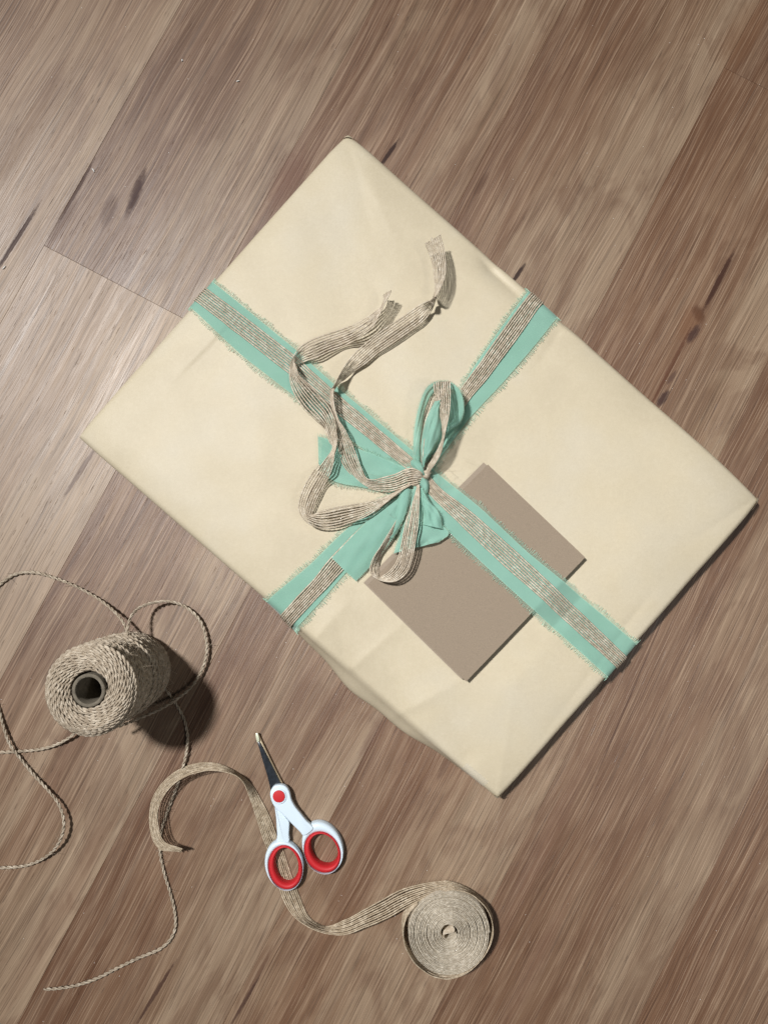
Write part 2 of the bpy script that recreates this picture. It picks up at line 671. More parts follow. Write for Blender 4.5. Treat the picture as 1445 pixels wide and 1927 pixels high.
def warp(a, b):
    """ideal rectangle -> the parcel's slightly irregular outline (bilinear)"""
    s = (a / HA + 1) / 2
    t = (b / HV + 1) / 2
    x = ((1 - s) * (1 - t) * corn["B"][0] + s * (1 - t) * corn["C"][0] + s * t * corn["D"][0] + (1 - s) * t * corn["A"][0])
    y = ((1 - s) * (1 - t) * corn["B"][1] + s * (1 - t) * corn["C"][1] + s * t * corn["D"][1] + (1 - s) * t * corn["A"][1])
    return x, y


def unwarp(x, y):
    a, b = x, y
    for _ in range(6):
        xx, yy = warp(a, b)
        a, b = a - (xx - x), b - (yy - y)
    return a, b


def ab_px(px, py, z=HB):
    return unwarp(*loc_ab(px, py, z))


ph = rng.uniform(0, 6.28, 12)
RR = 0.0046


def sstep(x):
    x = np.clip(x, 0, 1)
    return x * x * (3 - 2 * x)


# soft folds: (px0,py0)-(px1,py1), width m, height m
FOLDS = []


def fold(x0, y0, x1, y1, w_, h_, w2=None):
    a0, b0 = ab_px(x0, y0)
    a1, b1 = ab_px(x1, y1)
    FOLDS.append((a0, b0, a1, b1, w_, h_, w2 or w_))


fold(930, 505, 985, 560, 0.0065, -0.0038)      # pucker beside the band at the upper right edge
fold(958, 500, 1000, 545, 0.0050, 0.0016)
fold(1075, 590, 1030, 660, 0.008, -0.0018)
fold(1065, 620, 1100, 640, 0.008, 0.0014)
fold(655, 262, 690, 400, 0.012, -0.0009)       # valley from the top corner
fold(690, 300, 730, 420, 0.014, 0.0006)
fold(655, 1265, 640, 1200, 0.008, -0.0022)     # two dents above the bulging side
fold(655, 1265, 740, 1190, 0.008, 0.0014)
fold(762, 1340, 735, 1270, 0.009, -0.0020)
fold(762, 1340, 850, 1290, 0.009, 0.0013)
fold(880, 1420, 850, 1370, 0.008, -0.0014)
fold(600, 1195, 640, 1150, 0.007, 0.0010)
fold(1010, 1240, 1190, 1060, 0.020, 0.0008)


fold(1425, 940, 1290, 905, 0.004, 0.0006)
fold(1425, 940, 1330, 1000, 0.004, -0.0005)
fold(655, 262, 720, 400, 0.004, 0.0003)
fold(940, 1498, 955, 1380, 0.004, 0.0005)
fold(700, 300, 930, 500, 0.003, 0.0004)
fold(1180, 1180, 1060, 1340, 0.004, -0.0005)


def top_h(a, b):
    a = np.asarray(a, float)
    b = np.asarray(b, float)
    z = np.full(np.broadcast(a, b).shape, HB)
    # gentle roll-off near the edges

    def g(d, wd, dp):
        return dp * (1 - np.clip(d / wd, 0, 1))**2
    z = z - g(HA - a, 0.060, 0.0062)        # lower right
    z = z - g(HA + a, 0.034, 0.0036)        # upper left
    z = z - g(HV - b, 0.028, 0.0052)        # upper right
    z = z - g(HV + b, 0.026, 0.0030)        # lower left
    # slow unevenness of the paper
    z = z + 0.00040 * np.sin(34 * a + ph[0] + 2 * np.sin(18 * b + ph[1])) * np.sin(29 * b + ph[2])
    z = z + 0.00018 * np.sin(70 * a - 45 * b + ph[3] + 1.5 * np.sin(40 * b)) + 0.00020 * np.sin(52 * a + 81 * b + ph[4])
    z = z + 0.00008 * np.sin(150 * a + 60 * b + ph[5] + 2 * np.sin(70 * b)) * np.sin(120 * b - 40 * a + ph[6])
    for (a0, b0, a1, b1, wd, hh, w2) in FOLDS:
        dx, dy = a1 - a0, b1 - b0
        L = math.hypot(dx, dy)
        s = ((a - a0) * dx + (b - b0) * dy) / (L * L)
        n = ((a - a0) * dy - (b - b0) * dx) / L
        fall = np.exp(-(np.clip(-s, 0, 9)**2 + np.clip(s - 1, 0, 9)**2) * 6) * (1 - 0.55 * np.clip(s, 0, 1))
        z = z + 1.35 * hh * fall * np.exp(-(np.abs(n) / wd)**1.15)
    # edge of the paper overlap, a low step that fades out
    s = (ST_L - 0) * 0
    dx, dy = ST_B[0] - ST_A[0], ST_B[1] - ST_A[1]
    L = math.hypot(dx, dy)
    s = ((a - ST_A[0]) * dx + (b - ST_A[1]) * dy) / (L * L)
    n = ((a - ST_A[0]) * dy - (b - ST_A[1]) * dx) / L * ST_S
    fade = sstep((s + 0.6) / 0.5) * (1 - sstep((s - 0.55) / 0.6))
    stp = np.clip((n + 0.0009) / 0.0018, 0, 1) * np.exp(-np.clip(n, 0, 1) / 0.030)
    z = z + 0.00055 * fade * stp
    return z


ST_A = ab_px(408, 634)
ST_B = ab_px(330, 715)
ST_L = 0.0
ST_S = 1.0
# n is positive on the left of the step
_tl = ab_px(330, 640)
if ((_tl[0] - ST_A[0]) * (ST_B[1] - ST_A[1]) - (_tl[1] - ST_A[1]) * (ST_B[0] - ST_A[0])) < 0:
    ST_S = -1.0


def prof(x, X):
    s = np.sign(x)
    m = np.abs(x)
    f0 = X - RR
    arc = RR * math.pi / 2
    th = np.clip((m - f0) / RR, 0, math.pi / 2)
    pos = np.where(m < f0, m, f0 + RR * np.sin(th))
    drop = np.where(m < f0, 0.0, RR * (1 - np.cos(th))) + np.clip(m - f0 - arc, 0, 1)
    return s * pos, drop


def surf(a, b, off=0.0):
    """a, b = arc length coordinates across the parcel; returns world points"""
    a = np.asarray(a, float)
    b = np.asarray(b, float)
    pa, da = prof(a, HA)
    pb, db = prof(b, HV)
    da, db = np.broadcast_arrays(da, db)
    pa, pb = np.broadcast_arrays(pa, pb)
    d = np.maximum(da, db) + 0.35 * np.minimum(da, db)
    th = top_h(pa, pb)
    # near the walls the local wrinkles die out
    z = np.maximum(th - d, 0.0006)
    # the lower left wall bulges outwards
    s = pa / HA
    low = sstep(db / 0.020)
    bul = 0.0125 * np.exp(-((s - 0.42) / 0.36)**2) + 0.0015 * np.exp(-((s + 0.35) / 0.35)**2)
    bul = bul * (1 + 0.10 * np.sin(23 * s))
    out = np.where(b < 0, -bul * low * sstep((1 - np.abs(s)) / 0.08), 0)
    # the other walls lean a little
    out_a = np.where(a > 0, 0.0012 * sstep(da / 0.02) * np.sin(2.1 * pb / HV + 1.0), 0)
    x, y = warp(pa, pb)
    P = BC + EU * (x + out_a)[..., None] + EV * (y + out)[..., None]
    P[..., 2] = z
    if off:
        # outward normal estimate
        e = 0.0008
        q1 = surf(a + e, b) - surf(a - e, b)
        q2 = surf(a, b + e) - surf(a, b - e)
        nn = norm(np.cross(q1, q2))
        P = P + nn * off
    return P


WALL = HB - RR + RR * math.pi / 2 - 0.003
parcel = thing("gift_parcel", "large flat gift wrapped in plain cream paper lying on the wood floor", "parcel",
               (BC[0], BC[1], 0))


def axis_samples(X, step):
    core = np.linspace(-(X - RR), X - RR, int(2 * X / step))
    arc = RR * math.pi / 2
    e1 = X - RR + np.linspace(0, arc, 9)[1:]
    e2 = X - RR + arc + np.linspace(0, HB - RR, 10)[1:]
    e = np.concatenate([e1, e2])
    return np.concatenate([-e[::-1], core, e])


aa = axis_samples(HA, 0.0016)
bb = axis_samples(HV, 0.0016)
GA, GB = np.meshgrid(aa, bb, indexing='ij')
PV = surf(GA, GB)
PV[..., 2] -= 0.0004
PV[..., 2] = np.maximum(PV[..., 2], 0.0003)
paper = mesh_obj("wrapping_paper", PV.reshape(-1, 3), grid_faces(len(aa), len(bb)), M_PAPER, parcel, parcel)

# folded paper at the corners


def flap(pts, name="corner_fold", mat=M_PAPER, bow=0.0006):
    """small folded triangle / quad of paper with thickness; pts = (px,py,z)"""
    P = np.array([U(*p) for p in pts])
    c = P.mean(0) + np.array([0, 0, bow])
    n = len(P)
    V = np.vstack([P, c[None], P - [0, 0, 0.0004], c[None] - [0, 0, 0.0004]])
    F = []
    for i in range(n):
        j = (i + 1) % n
        F.append([i, j, n])
        F.append([n + 1 + j, n + 1 + i, 2 * n + 1])
        F.append([i, n + 1 + i, n + 1 + j, j])
    return mesh_obj(name, V, F, mat, parcel, parcel, smooth=False)


def corner_fold(sa, sb, la, lb):
    s_, t_2 = np.meshgrid(np.linspace(0.04, 1, 10), np.linspace(0, 1, 10), indexing='ij')
    P = surf(sa * (HA + 0.002 - s_ * t_2 * la), sb * (HV + 0.002 - s_ * (1 - t_2) * lb), 0.0005)
    P[..., 2] += 0.0006 * s_**4
    mesh_obj("corner_fold", P.reshape(-1, 3), grid_faces(10, 10), M_PAPER, parcel, parcel)


corner_fold(-1, 1, 0.013, 0.010)
corner_fold(1, 1, 0.008, 0.014)
corner_fold(1, -1, 0.012, 0.006)

# clear tape holding the side near the bottom corner
ta, tb = ab_px(872, 1447)
ta2, tb2 = ab_px(914, 1483)
tu = np.linspace(ta, ta2, 14)
tw = -(HV - RR) - np.linspace(-0.002, 0.020, 10)
TA, TB = np.meshgrid(tu, tw, indexing='ij')
TP = surf(TA, TB, 0.0005)
TP[..., 2] += 0.0005 * np.sin(TA * 700) * 0.4
mesh_obj("clear_tape", TP.reshape(-1, 3), grid_faces(14, 10), M_TAPE, parcel, parcel)

# ------------------------------------------------------------------ kraft cards under the ribbon
KZ = HB + 0.0010


def card(name, pts, zs, mat, label, th=0.0005):
    P = np.array([U(p[0], p[1], z) for p, z in zip(pts, zs)])
    root = thing(name, label, "card", (P[:, 0].mean(), P[:, 1].mean(), P[:, 2].mean()), "blank kraft cards under the ribbon")
    n = 14
    V = []
    for layer in (0, 1):
        for i in range(n):
            for j in range(n):
                s, t = i / (n - 1), j / (n - 1)
                p = (1 - s) * (1 - t) * P[0] + s * (1 - t) * P[1] + s * t * P[2] + (1 - s) * t * P[3]
                p = p + np.array([0, 0, 0.0007 * math.sin(math.pi * s) * math.sin(math.pi * t) - layer * th])
                V.append(p)
    Fq = grid_faces(n, n)
    F = [list(f) for f in Fq] + [list(f[::-1] + n * n) for f in Fq]
    ring = [i * n for i in range(n)] + [(n - 1) * n + j for j in range(1, n)] + \
           [i * n + n - 1 for i in range(n - 2, -1, -1)] + [j for j in range(n - 2, 0, -1)]
    for k in range(len(ring)):
        a, b = ring[k], ring[(k + 1) % len(ring)]
        F.append([a, b, b + n * n, a + n * n])
    # one part: the sheet itself
    o = mesh_obj("card_sheet", V, F, mat, root, root, smooth=False)
    return root, P


CT, CR, CBm, CL = (918, 874), (1101, 1049), (877, 1283), (692, 1101)
card("kraft_card", [(x - 8, y - 4) for x, y in (CT, CR, CBm, CL)], [KZ + 0.0004, KZ + 0.0030, KZ + 0.0034, KZ + 0.0004],
     M_CARD_E, "lower of the two kraft cards, its edge just showing at the left and bottom corner")
_, KP = card("kraft_card", [CT, CR, CBm, CL], [KZ + 0.0014, KZ + 0.0062, KZ + 0.0066, KZ + 0.0014], M_CARD,
             "upper brown kraft card tucked under the mint ribbon, casting a thin black shadow")


def card_h(P):
    """height of the card at world points, or -1 outside (soft)"""
    o = KP[0]
    e1 = KP[1] - KP[0]
    e2 = KP[3] - KP[0]
    A = np.array([[e1[0], e2[0]], [e1[1], e2[1]]])
    Ai = np.linalg.inv(A)
    d = (P[..., :2] - o[:2]) @ Ai.T
    s, t = d[..., 0], d[..., 1]
    z = o[2] + e1[2] * np.clip(s, 0, 1) + e2[2] * np.clip(t, 0, 1) + 0.0007
    ds = np.maximum(np.maximum(-s, s - 1), 0) * np.linalg.norm(e1)
    dt = np.maximum(np.maximum(-t, t - 1), 0) * np.linalg.norm(e2)
    dd = np.hypot(ds, dt)
    return z, dd


def lay_on(P, extra):
    """lift points that lie over the card, with a slope outside it"""
    z, dd = card_h(P)
    lift = z + extra - dd * 0.33
    P = P.copy()
    P[..., 2] = np.where((dd < 0.06) & (P[..., 2] > HB - 0.0075), np.maximum(P[..., 2], lift), P[..., 2])
    return P


# ------------------------------------------------------------------ ribbon builders
def jute_from_grid(mb, L, R, n=10, rad=0.00048, weft=True, arch=0.0, seed=0, hang=False, bead=0.16, wrad=0.00013,
                   fray=(0, 0)):
    """L, R: (k,3) edge polylines (evenly sampled); builds warp threads and wefts"""
    g = np.random.RandomState(seed)
    k = len(L)
    mid = (L + R) / 2
    T = norm(np.gradient(mid, axis=0))
    W = R - L
    Nn = norm(np.cross(W, T))
    cols = []
    for i in range(n):
        t = (i + 0.5) / n
        # slow lateral wander
        wob = np.interp(np.arange(k), np.linspace(0, k - 1, max(3, k // 7)), g.uniform(-1, 1, max(3, k // 7)))
        P = L + W * (t + wob * 0.014)[:, None] + Nn * (arch * 4 * t * (1 - t))
        zz = np.interp(np.arange(k), np.linspace(0, k - 1, max(3, k // 5)), g.uniform(-1, 1, max(3, k // 5)))
        P = P + Nn * (zz * 0.00015)[:, None]
        if fray[0]:
            ext = g.uniform(0, fray[0])
            P = np.vstack([P[:1] - T[:1] * ext + g.normal(0, 0.0006, 3), P])
            Nx = np.vstack([Nn[:1], Nn])
        else:
            Nx = Nn
        if fray[1]:
            ext = g.uniform(0, fray[1])
            P = np.vstack([P, P[-1:] + T[-1:] * ext + g.normal(0, 0.0006, 3)])
            Nx = np.vstack([Nx, Nx[-1:]])
        R_ = rad * (1 + bead * (g.rand(len(P)) - 0.5) + 0.35 * bead * np.sin(np.arange(len(P)) * 2.1 + g.uniform(0, 6)))
        tube(mb, P, R_, Nx, ns=4, flat=0.7)
        cols.append(P)
    if weft:
        for s in range(1, k - 1):
            if s % 3:
                continue
            for (sgn) in (1,):
                m = 7
                tt = np.linspace(0.02, 0.98, m)
                sk = g.uniform(-0.4, 0.4)
                base = L[s] + np.outer(tt, W[s]) + Nn[s] * (arch * 4 * tt * (1 - tt))[:, None]
                base = base + T[s] * (sk * 0.0008 * (tt - 0.5) * 2)[:, None] + T[s] * sgn * 0.00018
                base = base + Nn[s] * (0.00022 * sgn * np.cos(np.arange(m) * math.pi))[:, None]
                tube(mb, base, wrad, None, ns=3, caps=False)


def strip_from_stations(st, width, step=0.0012, floor_fn=None):
    """st rows: (Lx,Ly,Rx,Ry,z,s) photo pixels of both edges, height of the middle, which edge is the higher
    (s=+1: L higher).  The tilt follows from the ribbon's real width."""
    rows = []
    for r in st:
        lx, ly, rx, ry, z, s = r[:6]
        l, q_ = U(lx, ly, z), U(rx, ry, z)
        wa = np.linalg.norm(l - q_)
        dz = math.sqrt(max(0.0, width * width - wa * wa)) * s
        base = HB + 0.0012 if z > HB else 0.0006
        lim = 2 * max(0.0, z - base)
        dz = max(-lim, min(lim, dz))
        rows.append(np.concatenate([U(lx, ly, z + dz / 2), U(rx, ry, z - dz / 2)]))
    rows = np.array(rows)
    M = np.hstack([(rows[:, :3] + rows[:, 3:]) / 2, rows])
    C = resample(spline(M, step), step)
    return C[:, 3:6], C[:, 6:9]


def fringe(mb, E, outw, length=0.0042, step=0.00072, rad=0.00013, seed=0, zmin=None):
    """short loose threads along an edge polyline E; outw = outward unit vectors"""
    g = np.random.RandomState(seed)
    D = np.hstack([E, outw])
    D = resample(D, step)
    T = norm(np.gradient(D[:, :3], axis=0))
    ll = np.interp(np.arange(len(D)), np.linspace(0, len(D) - 1, max(3, len(D) // 9)),
                   g.uniform(0.65, 1.2, max(3, len(D) // 9)))
    for i in range(len(D)):
        p = D[i, :3] - norm(D[i:i + 1, 3:])[0] * 0.0004
        o = norm(D[i:i + 1, 3:])[0]
        l = length * ll[i] * g.uniform(0.6, 1.15)
        lean = g.normal(0, 0.13)
        up = g.uniform(-0.02, 0.10)
        P = [p]
        for s in (0.35, 0.7, 1.0):
            P.append(p + (o * s + T[i] * lean * s * s) * l + np.array([0, 0, up * l * s]))
        tube(mb, np.array(P), rad, None, ns=3, caps=False)


def cloth_from_grid(L, R, n=11, arch=0.0, wr=0.0, seed=0, pleat=None):
    """grid of cloth between two edges"""
    g = np.random.RandomState(seed)
    k = len(L)
    mid = (L + R) / 2
    T = norm(np.gradient(mid, axis=0))
    W = R - L
    Nn = norm(np.cross(W, T))
    sgn = np.where(Nn[:, 2:3] < 0, -1.0, 1.0)
    Nn = Nn * sgn
    t = np.linspace(0, 1, n)
    s = np.linspace(0, 1, k)
    G = L[:, None, :] + W[:, None, :] * t[None, :, None]
    off = arch * 4 * t * (1 - t)[None, :] * np.ones((k, 1))
    if wr:
        p1, p2, p3 = g.uniform(0, 6, 3)
        off = off + wr * (np.sin(9 * t[None, :] + 5 * s[:, None] + p1) * np.sin(7 * s[:, None] + p2)
                          + 0.5 * np.sin(17 * t[None, :] - 9 * s[:, None] + p3))
    if pleat is not None:
        off = off + pleat(s[:, None], t[None, :])
    G = G + Nn[:, None, :] * off[..., None]
    return G


# ------------------------------------------------------------------ flat bands round the parcel
def knot_px():
    return ab_px(797, 890)


KA, KB = knot_px()


def fn(pts, along):
    """pts: list of pixel points on an edge; returns function cross(along)"""
    ab = np.array([ab_px(*p) for p in pts])
    if along == 'a':
        o = np.argsort(ab[:, 0])
        xs, ys = ab[o, 0], ab[o, 1]
    else:
        o = np.argsort(ab[:, 1])
        xs, ys = ab[o, 1], ab[o, 0]

    def f(x):
        # cubic through the points (Hermite), constant beyond
        y = np.interp(x, xs, ys)
        # light smoothing
        d = 0.006
        return (y + np.interp(x - d, xs, ys) + np.interp(x + d, xs, ys)) / 3
    return f


b1_up = fn([(402, 531), (555, 657), (647, 740), (777, 849), (821, 890), (900, 954), (990, 1040), (1193, 1206)], 'a')
b1_lo = fn([(361, 579), (456, 670), (565, 754), (610, 790), (765, 908), (846, 1004), (900, 1054), (940, 1092), (1002, 1148),
            (1137, 1267)], 'a')
j1_up = fn([(395, 546), (555, 668), (638, 744), (780, 865), (800, 885), (820, 912), (900, 975), (975, 1043), (1172, 1227)], 'a')
j1_lo = fn([(371, 570), (541, 703), (638, 782), (752, 874), (785, 898), (806, 931), (900, 1023), (940, 1061), (1150, 1247)], 'a')

b2_l = fn([(988, 553), (956, 598), (897, 681), (874, 720), (780, 870), (748, 916), (640, 1006), (580, 1066), (505, 1127)], 'b')
b2_r = fn([(1047, 597), (1014, 640), (946, 720), (884, 785), (815, 880), (800, 925), (648, 1080), (604, 1132), (563, 1176)], 'b')
j2_l = fn([(991, 557), (952, 611), (894, 694), (866, 731), (790, 880), (622, 1048), (590, 1090), (533, 1150)], 'b')
j2_r = fn([(1017, 574), (983, 625), (917, 714), (878, 758), (806, 890), (648, 1072), (611, 1112), (558, 1168)], 'b')


def band_grid(along, f0, f1, n, off, extra, d=WALL):
    arc = RR * math.pi / 2
    if along == 'a':
        s = np.arange(-(HA - RR + d), HA - RR + d, 0.0014)
    else:
        s = np.arange(-(HV - RR + d), HV - RR + d, 0.0014)
    X = HA if along == 'a' else HV
    sc = np.clip(s, -X, X)
    y0, y1 = f0(sc), f1(sc)
    t = np.linspace(0, 1, n)
    Y = y0[:, None] + (y1 - y0)[:, None] * t[None, :]
    S = s[:, None] * np.ones((1, n))
    P = surf(S, Y, off) if along == 'a' else surf(Y, S, off)
    # rises a little towards the knot
    kx = KA if along == 'a' else KB
    P[..., 2] += 0.0022 * np.exp(-((S - kx) / 0.020)**2)
    P = lay_on(P, extra)
    return s, P


kw = U(797, 892, HB + 0.004)
chif = thing("chiffon_ribbon", "mint green frayed chiffon ribbon tied crosswise round the cream parcel with a bow", "ribbon",
             (kw[0], kw[1], HB))
jrib = thing("jute_ribbon", "narrow woven jute ribbon tied over the mint ribbon, with two long curling tails", "ribbon",
             (kw[0], kw[1], HB + 0.001))


def add_band(along, f0, f1, off, extra, seed):
    s, P = band_grid(along, f0, f1, 15, off, extra)
    g = np.random.RandomState(seed)
    p1, p2 = g.uniform(0, 6, 2)
    t = np.linspace(0, 1, 15)
    P[..., 2] += 0.00016 * np.sin(s[:, None] * 95 + t[None, :] * 5 + p1) + 0.00012 * np.sin(s[:, None] * 210 - t[None, :] * 9 + p2)
    mesh_obj("band", P.reshape(-1, 3), grid_faces(len(s), 15), M_CHIF, chif, chif)
    mb = MB()
    fringe(mb, P[:, 0], P[:, 0] - P[:, 2], seed=seed + 1)
    fringe(mb, P[:, -1], P[:, -1] - P[:, -3], seed=seed + 2)
    mb.build("fringe", M_FRINGE, chif, chif, kind="stuff")


add_band('b', b2_l, b2_r, 0.0009, 0.0002, 10)
add_band('a', b1_lo, b1_up, 0.0013, 0.0006, 20)


def add_jband(along, f0, f1, off, extra, seed):
    s, P = band_grid(along, f0, f1, 2, off, extra)
    mb = MB()
    jute_from_grid(mb, P[:, 0], P[:, 1], 8, seed=seed, rad=0.00063)
    mb.build("woven_band", M_JUTE, jrib, jrib)


add_jband('b', j2_l, j2_r, 0.0018, 0.0012, 31)
add_jband('a', j1_lo, j1_up, 0.0023, 0.0016, 32)


# ---- coordinates read from two enlarged crops
def c1(x, y):
    return 500 + x / 3.6125, 400 + y / 3.6125


def c2(x, y):
    return 500 + x / 3.6125, 680 + y / 3.6125


def cz(x, y):          # knot close-up 740..880 x 860..1040
    return 740 + x / 10.32, 860 + y / 10.32


def st(rows, conv):
    out = []
    for (lx, ly, rx, ry, z, s) in rows:
        a, b = conv(lx, ly)
        c, d = conv(rx, ry)
        out.append((a, b, c, d, HB + z * 0.78 / 1000.0, s))
    return out


JW = 0.0152
# long tail with its end at the top right
tailA = st([(1083, 215, 1190, 148, 22, -1), (1112, 290, 1215, 245, 21.5, -1), (1133, 370, 1226, 330, 21, -1),
            (1143, 450, 1224, 415, 20, -1), (1150, 510, 1200, 490, 18.5, -1), (1143, 558, 1169, 552, 17, -1),
            (1125, 590, 1150, 610, 15.5, 1), (1080, 606, 1132, 660, 14, 1), (1010, 645, 1090, 728, 12, 1), (905, 718, 985, 812, 10, 1),
            (785, 800, 865, 895, 9, 1), (680, 882, 755, 968, 9, 1), (600, 955, 680, 1030, 9.5, 1),
            (540, 1030, 605, 1080, 10.5, 1), (498, 1100, 545, 1130, 11.5, 1), (468, 1165, 487, 1172, 12, 1)], c1) + \
    st([(440, 205, 460, 215, 12, -1), (438, 270, 462, 262, 12, -1), (450, 340, 474, 335, 12, -1), (466, 410, 500, 400, 11.5, -1),
        (474, 480, 540, 462, 11, -1), (486, 570, 578, 535, 10.5, -1), (515, 690, 622, 640, 10, -1), (560, 755, 652, 722, 9.5, -1),
        (620, 812, 686, 790, 9, -1), (690, 862, 730, 802, 9, -1), (790, 887, 800, 785, 9.5, -1), (880, 882, 890, 758, 10, -1),
        (965, 852, 950, 728, 10, -1), (1035, 822, 1000, 722, 8.5, -1), (1075, 800, 1045, 745, 6, -1)], c2)
# shorter tail
tailB = st([(800, 560, 853, 528, 18, -1), (800, 588, 832, 575, 17, -1), (794, 618, 808, 614, 16, -1), (775, 645, 790, 660, 15, -1),
            (735, 675, 765, 715, 13.5, -1), (690, 706, 735, 775, 12.5, -1), (600, 757, 655, 842, 11.5, -1),
            (490, 796, 545, 905, 9, 1), (385, 828, 445, 945, 9, 1), (290, 868, 350, 988, 10, 1), (225, 918, 270, 1015, 11.5, 1),
            (188, 975, 222, 1040, 12, 1), (163, 1040, 212, 1060, 12.5, -1), (158, 1130, 237, 1110, 12.5, -1),
            (186, 1225, 300, 1170, 12.5, -1), (255, 1335, 378, 1245, 12.5, -1), (335, 1412, 440, 1325, 12.5, -1)], c1) + \
    st([(386, 450, 474, 410, 12.5, -1), (425, 535, 484, 505, 12.5, -1), (448, 580, 482, 572, 12.5, -1), (438, 612, 470, 625, 12, -1),
        (400, 655, 463, 690, 11, -1), (345, 715, 440, 770, 9.5, -1), (300, 775, 400, 850, 9, 1), (255, 855, 358, 930, 9, 1),
        (226, 935, 330, 1000, 9, 1), (220, 1005, 322, 1034, 9, 1), (243, 1060, 330, 1040, 8.5, 1), (290, 1108, 370, 1020, 8, 1),
        (375, 1143, 420, 1003, 8, 1), (465, 1138, 490, 984, 8, 1), (560, 1108, 585, 968, 8, 1), (665, 1065, 680, 955, 8, 1),
        (765, 1005, 765, 932, 8, 1), (850, 935, 850, 900, 8.5, 1), (905, 890, 905, 870, 8.5, 1), (985, 840, 975, 820, 7, 1)], c2)
loopT = st([(1075, 750, 1100, 765, 5, -1), (1085, 715, 1125, 735, 9, -1), (1122, 672, 1160, 685, 14, -1), (1165, 605, 1190, 625, 19, -1),
            (1193, 540, 1206, 560, 24, -1), (1203, 480, 1218, 490, 27, -1), (1192, 410, 1238, 410, 30, -1), (1170, 320, 1254, 340, 32, -1),
            (1148, 240, 1260, 250, 33, -1), (1138, 175, 1258, 175, 33, -1), (1138, 137, 1256, 134, 30, -1),
            (1134, 160, 1240, 155, 24, -1), (1112, 240, 1200, 235, 18, -1), (1085, 330, 1160, 325, 14, -1), (1062, 430, 1110, 430, 11, -1),
            (1050, 560, 1075, 560, 9, -1), (1052, 680, 1072, 690, 7, -1)], c2)
loopB = st([(1015, 835, 1045, 838, 6, -1), (1000, 880, 1046, 885, 8, -1), (982, 935, 1046, 942, 10, -1), (958, 1040, 1042, 1060, 13, -1),
            (932, 1160, 1028, 1190, 15, -1), (912, 1270, 1006, 1305, 16, -1), (888, 1352, 975, 1415, 15, -1),
            (842, 1418, 925, 1475, 13, -1), (795, 1455, 860, 1502, 11, -1), (772, 1465, 775, 1490, 8.5, -1),
            (776, 1440, 712, 1447, 7.5, -1), (772, 1385, 706, 1405, 7.5, -1), (800, 1310, 728, 1340, 7.5, -1),
            (860, 1230, 790, 1240, 7.0, -1), (930, 1090, 880, 1090, 6, -1), (1000, 900, 970, 900, 5, -1)], c2)


def add_jstrip(stn, name, mat, root, seed, fray=(0, 0), n=8, width=JW, weft=True, zfloor=None, rad=0.00063):
    L, R = strip_from_stations(stn, width)
    if zfloor is not None:
        L[:, 2] = np.maximum(L[:, 2], zfloor)
        R[:, 2] = np.maximum(R[:, 2], zfloor)
    mb = MB()
    jute_from_grid(mb, L, R, n, seed=seed, fray=fray, weft=weft, rad=rad)
    return mb.build(name, mat, root, root)


add_jstrip(tailA, "tail", M_JUTE, jrib, 41, fray=(0.0009, 0), rad=0.00063)
add_jstrip(tailB, "tail", M_JUTE, jrib, 42, fray=(0.0006, 0), rad=0.00063)
add_jstrip(loopT, "bow_loop", M_JUTE, jrib, 43, rad=0.00063)
add_jstrip(loopB, "bow_loop", M_JUTE, jrib, 44, rad=0.00063)
# jute knot: a hump of the ribbon and a small twist beside it
knotJ = st([(960, 850, 940, 740, 11, -1), (1015, 842, 985, 722, 12.5, -1), (1060, 825, 1030, 735, 12, -1),
            (1088, 805, 1062, 762, 9, -1), (1085, 800, 1060, 770, 4, -1)], c2)
add_jstrip(knotJ, "knot", M_JUTE, jrib, 45, rad=0.0006)
mb = MB()
kc = U(*c2(1093, 768), HB + 0.0095)
for i in range(11):
    ang = np.linspace(0.2, 2.9 + 0.2 * rnd.random(), 10) + rnd.uniform(-.2, .2)
    rr_ = 0.0027 + 0.0006 * rnd.random()
    ax = norm(np.array([[math.cos(i * .16 + .3), math.sin(i * .16 + .3), 0.2]]))[0]
    sd = norm(np.cross(ax, [0, 0, 1.0])[None])[0]
    P = kc + ax * ((i - 5) * 0.00055) + np.outer(np.cos(ang) * rr_, sd) + np.outer(np.sin(ang) * rr_ - 0.002, [0, 0, 1.0])
    tube(mb, P, 0.00042, None, ns=5)
mb.build("knot", M_JUTE, jrib, jrib)

# ---- chiffon bow: tails, loops, knot (explicit heights of both edges, mm above the parcel)


def cl(rows, conv):
    out = []
    for (lx, ly, lz, rx, ry, rz) in rows:
        a, b = conv(lx, ly)
        c, d = conv(rx, ry)
        out.append(np.concatenate([U(a, b, HB + lz * 0.78 / 1000), U(c, d, HB + rz * 0.78 / 1000)]))
    return np.array(out)


def add_cloth(rows, conv, name, seed, arch=0.0, wr=0.0, n=13, fl=True, fr=True, pleat=None, flen=0.0028, fe=None, over_card=False):
    rows = cl(rows, conv)
    M = np.hstack([(rows[:, :3] + rows[:, 3:]) / 2, rows])
    C = resample(spline(M, 0.0012), 0.0012)
    G = cloth_from_grid(C[:, 3:6], C[:, 6:9], n, arch * 1.5, wr * 1.8, seed, pleat)
    if over_card:
        G = lay_on(G, 0.0016)
    o = mesh_obj(name, G.reshape(-1, 3), grid_faces(len(G), n), M_CHIF, chif, chif)
    mb = MB()
    any_ = False
    if fl:
        fringe(mb, G[:, 0], G[:, 0] - G[:, 1], length=flen, seed=seed + 5)
        any_ = True
    if fr:
        fringe(mb, G[:, -1], G[:, -1] - G[:, -2], length=flen, seed=seed + 6)
        any_ = True
    if any_:
        mesh_obj("fringe", np.vstack(mb.V), np.vstack(mb.F), M_FRINGE, o, chif, kind="stuff")
    return o


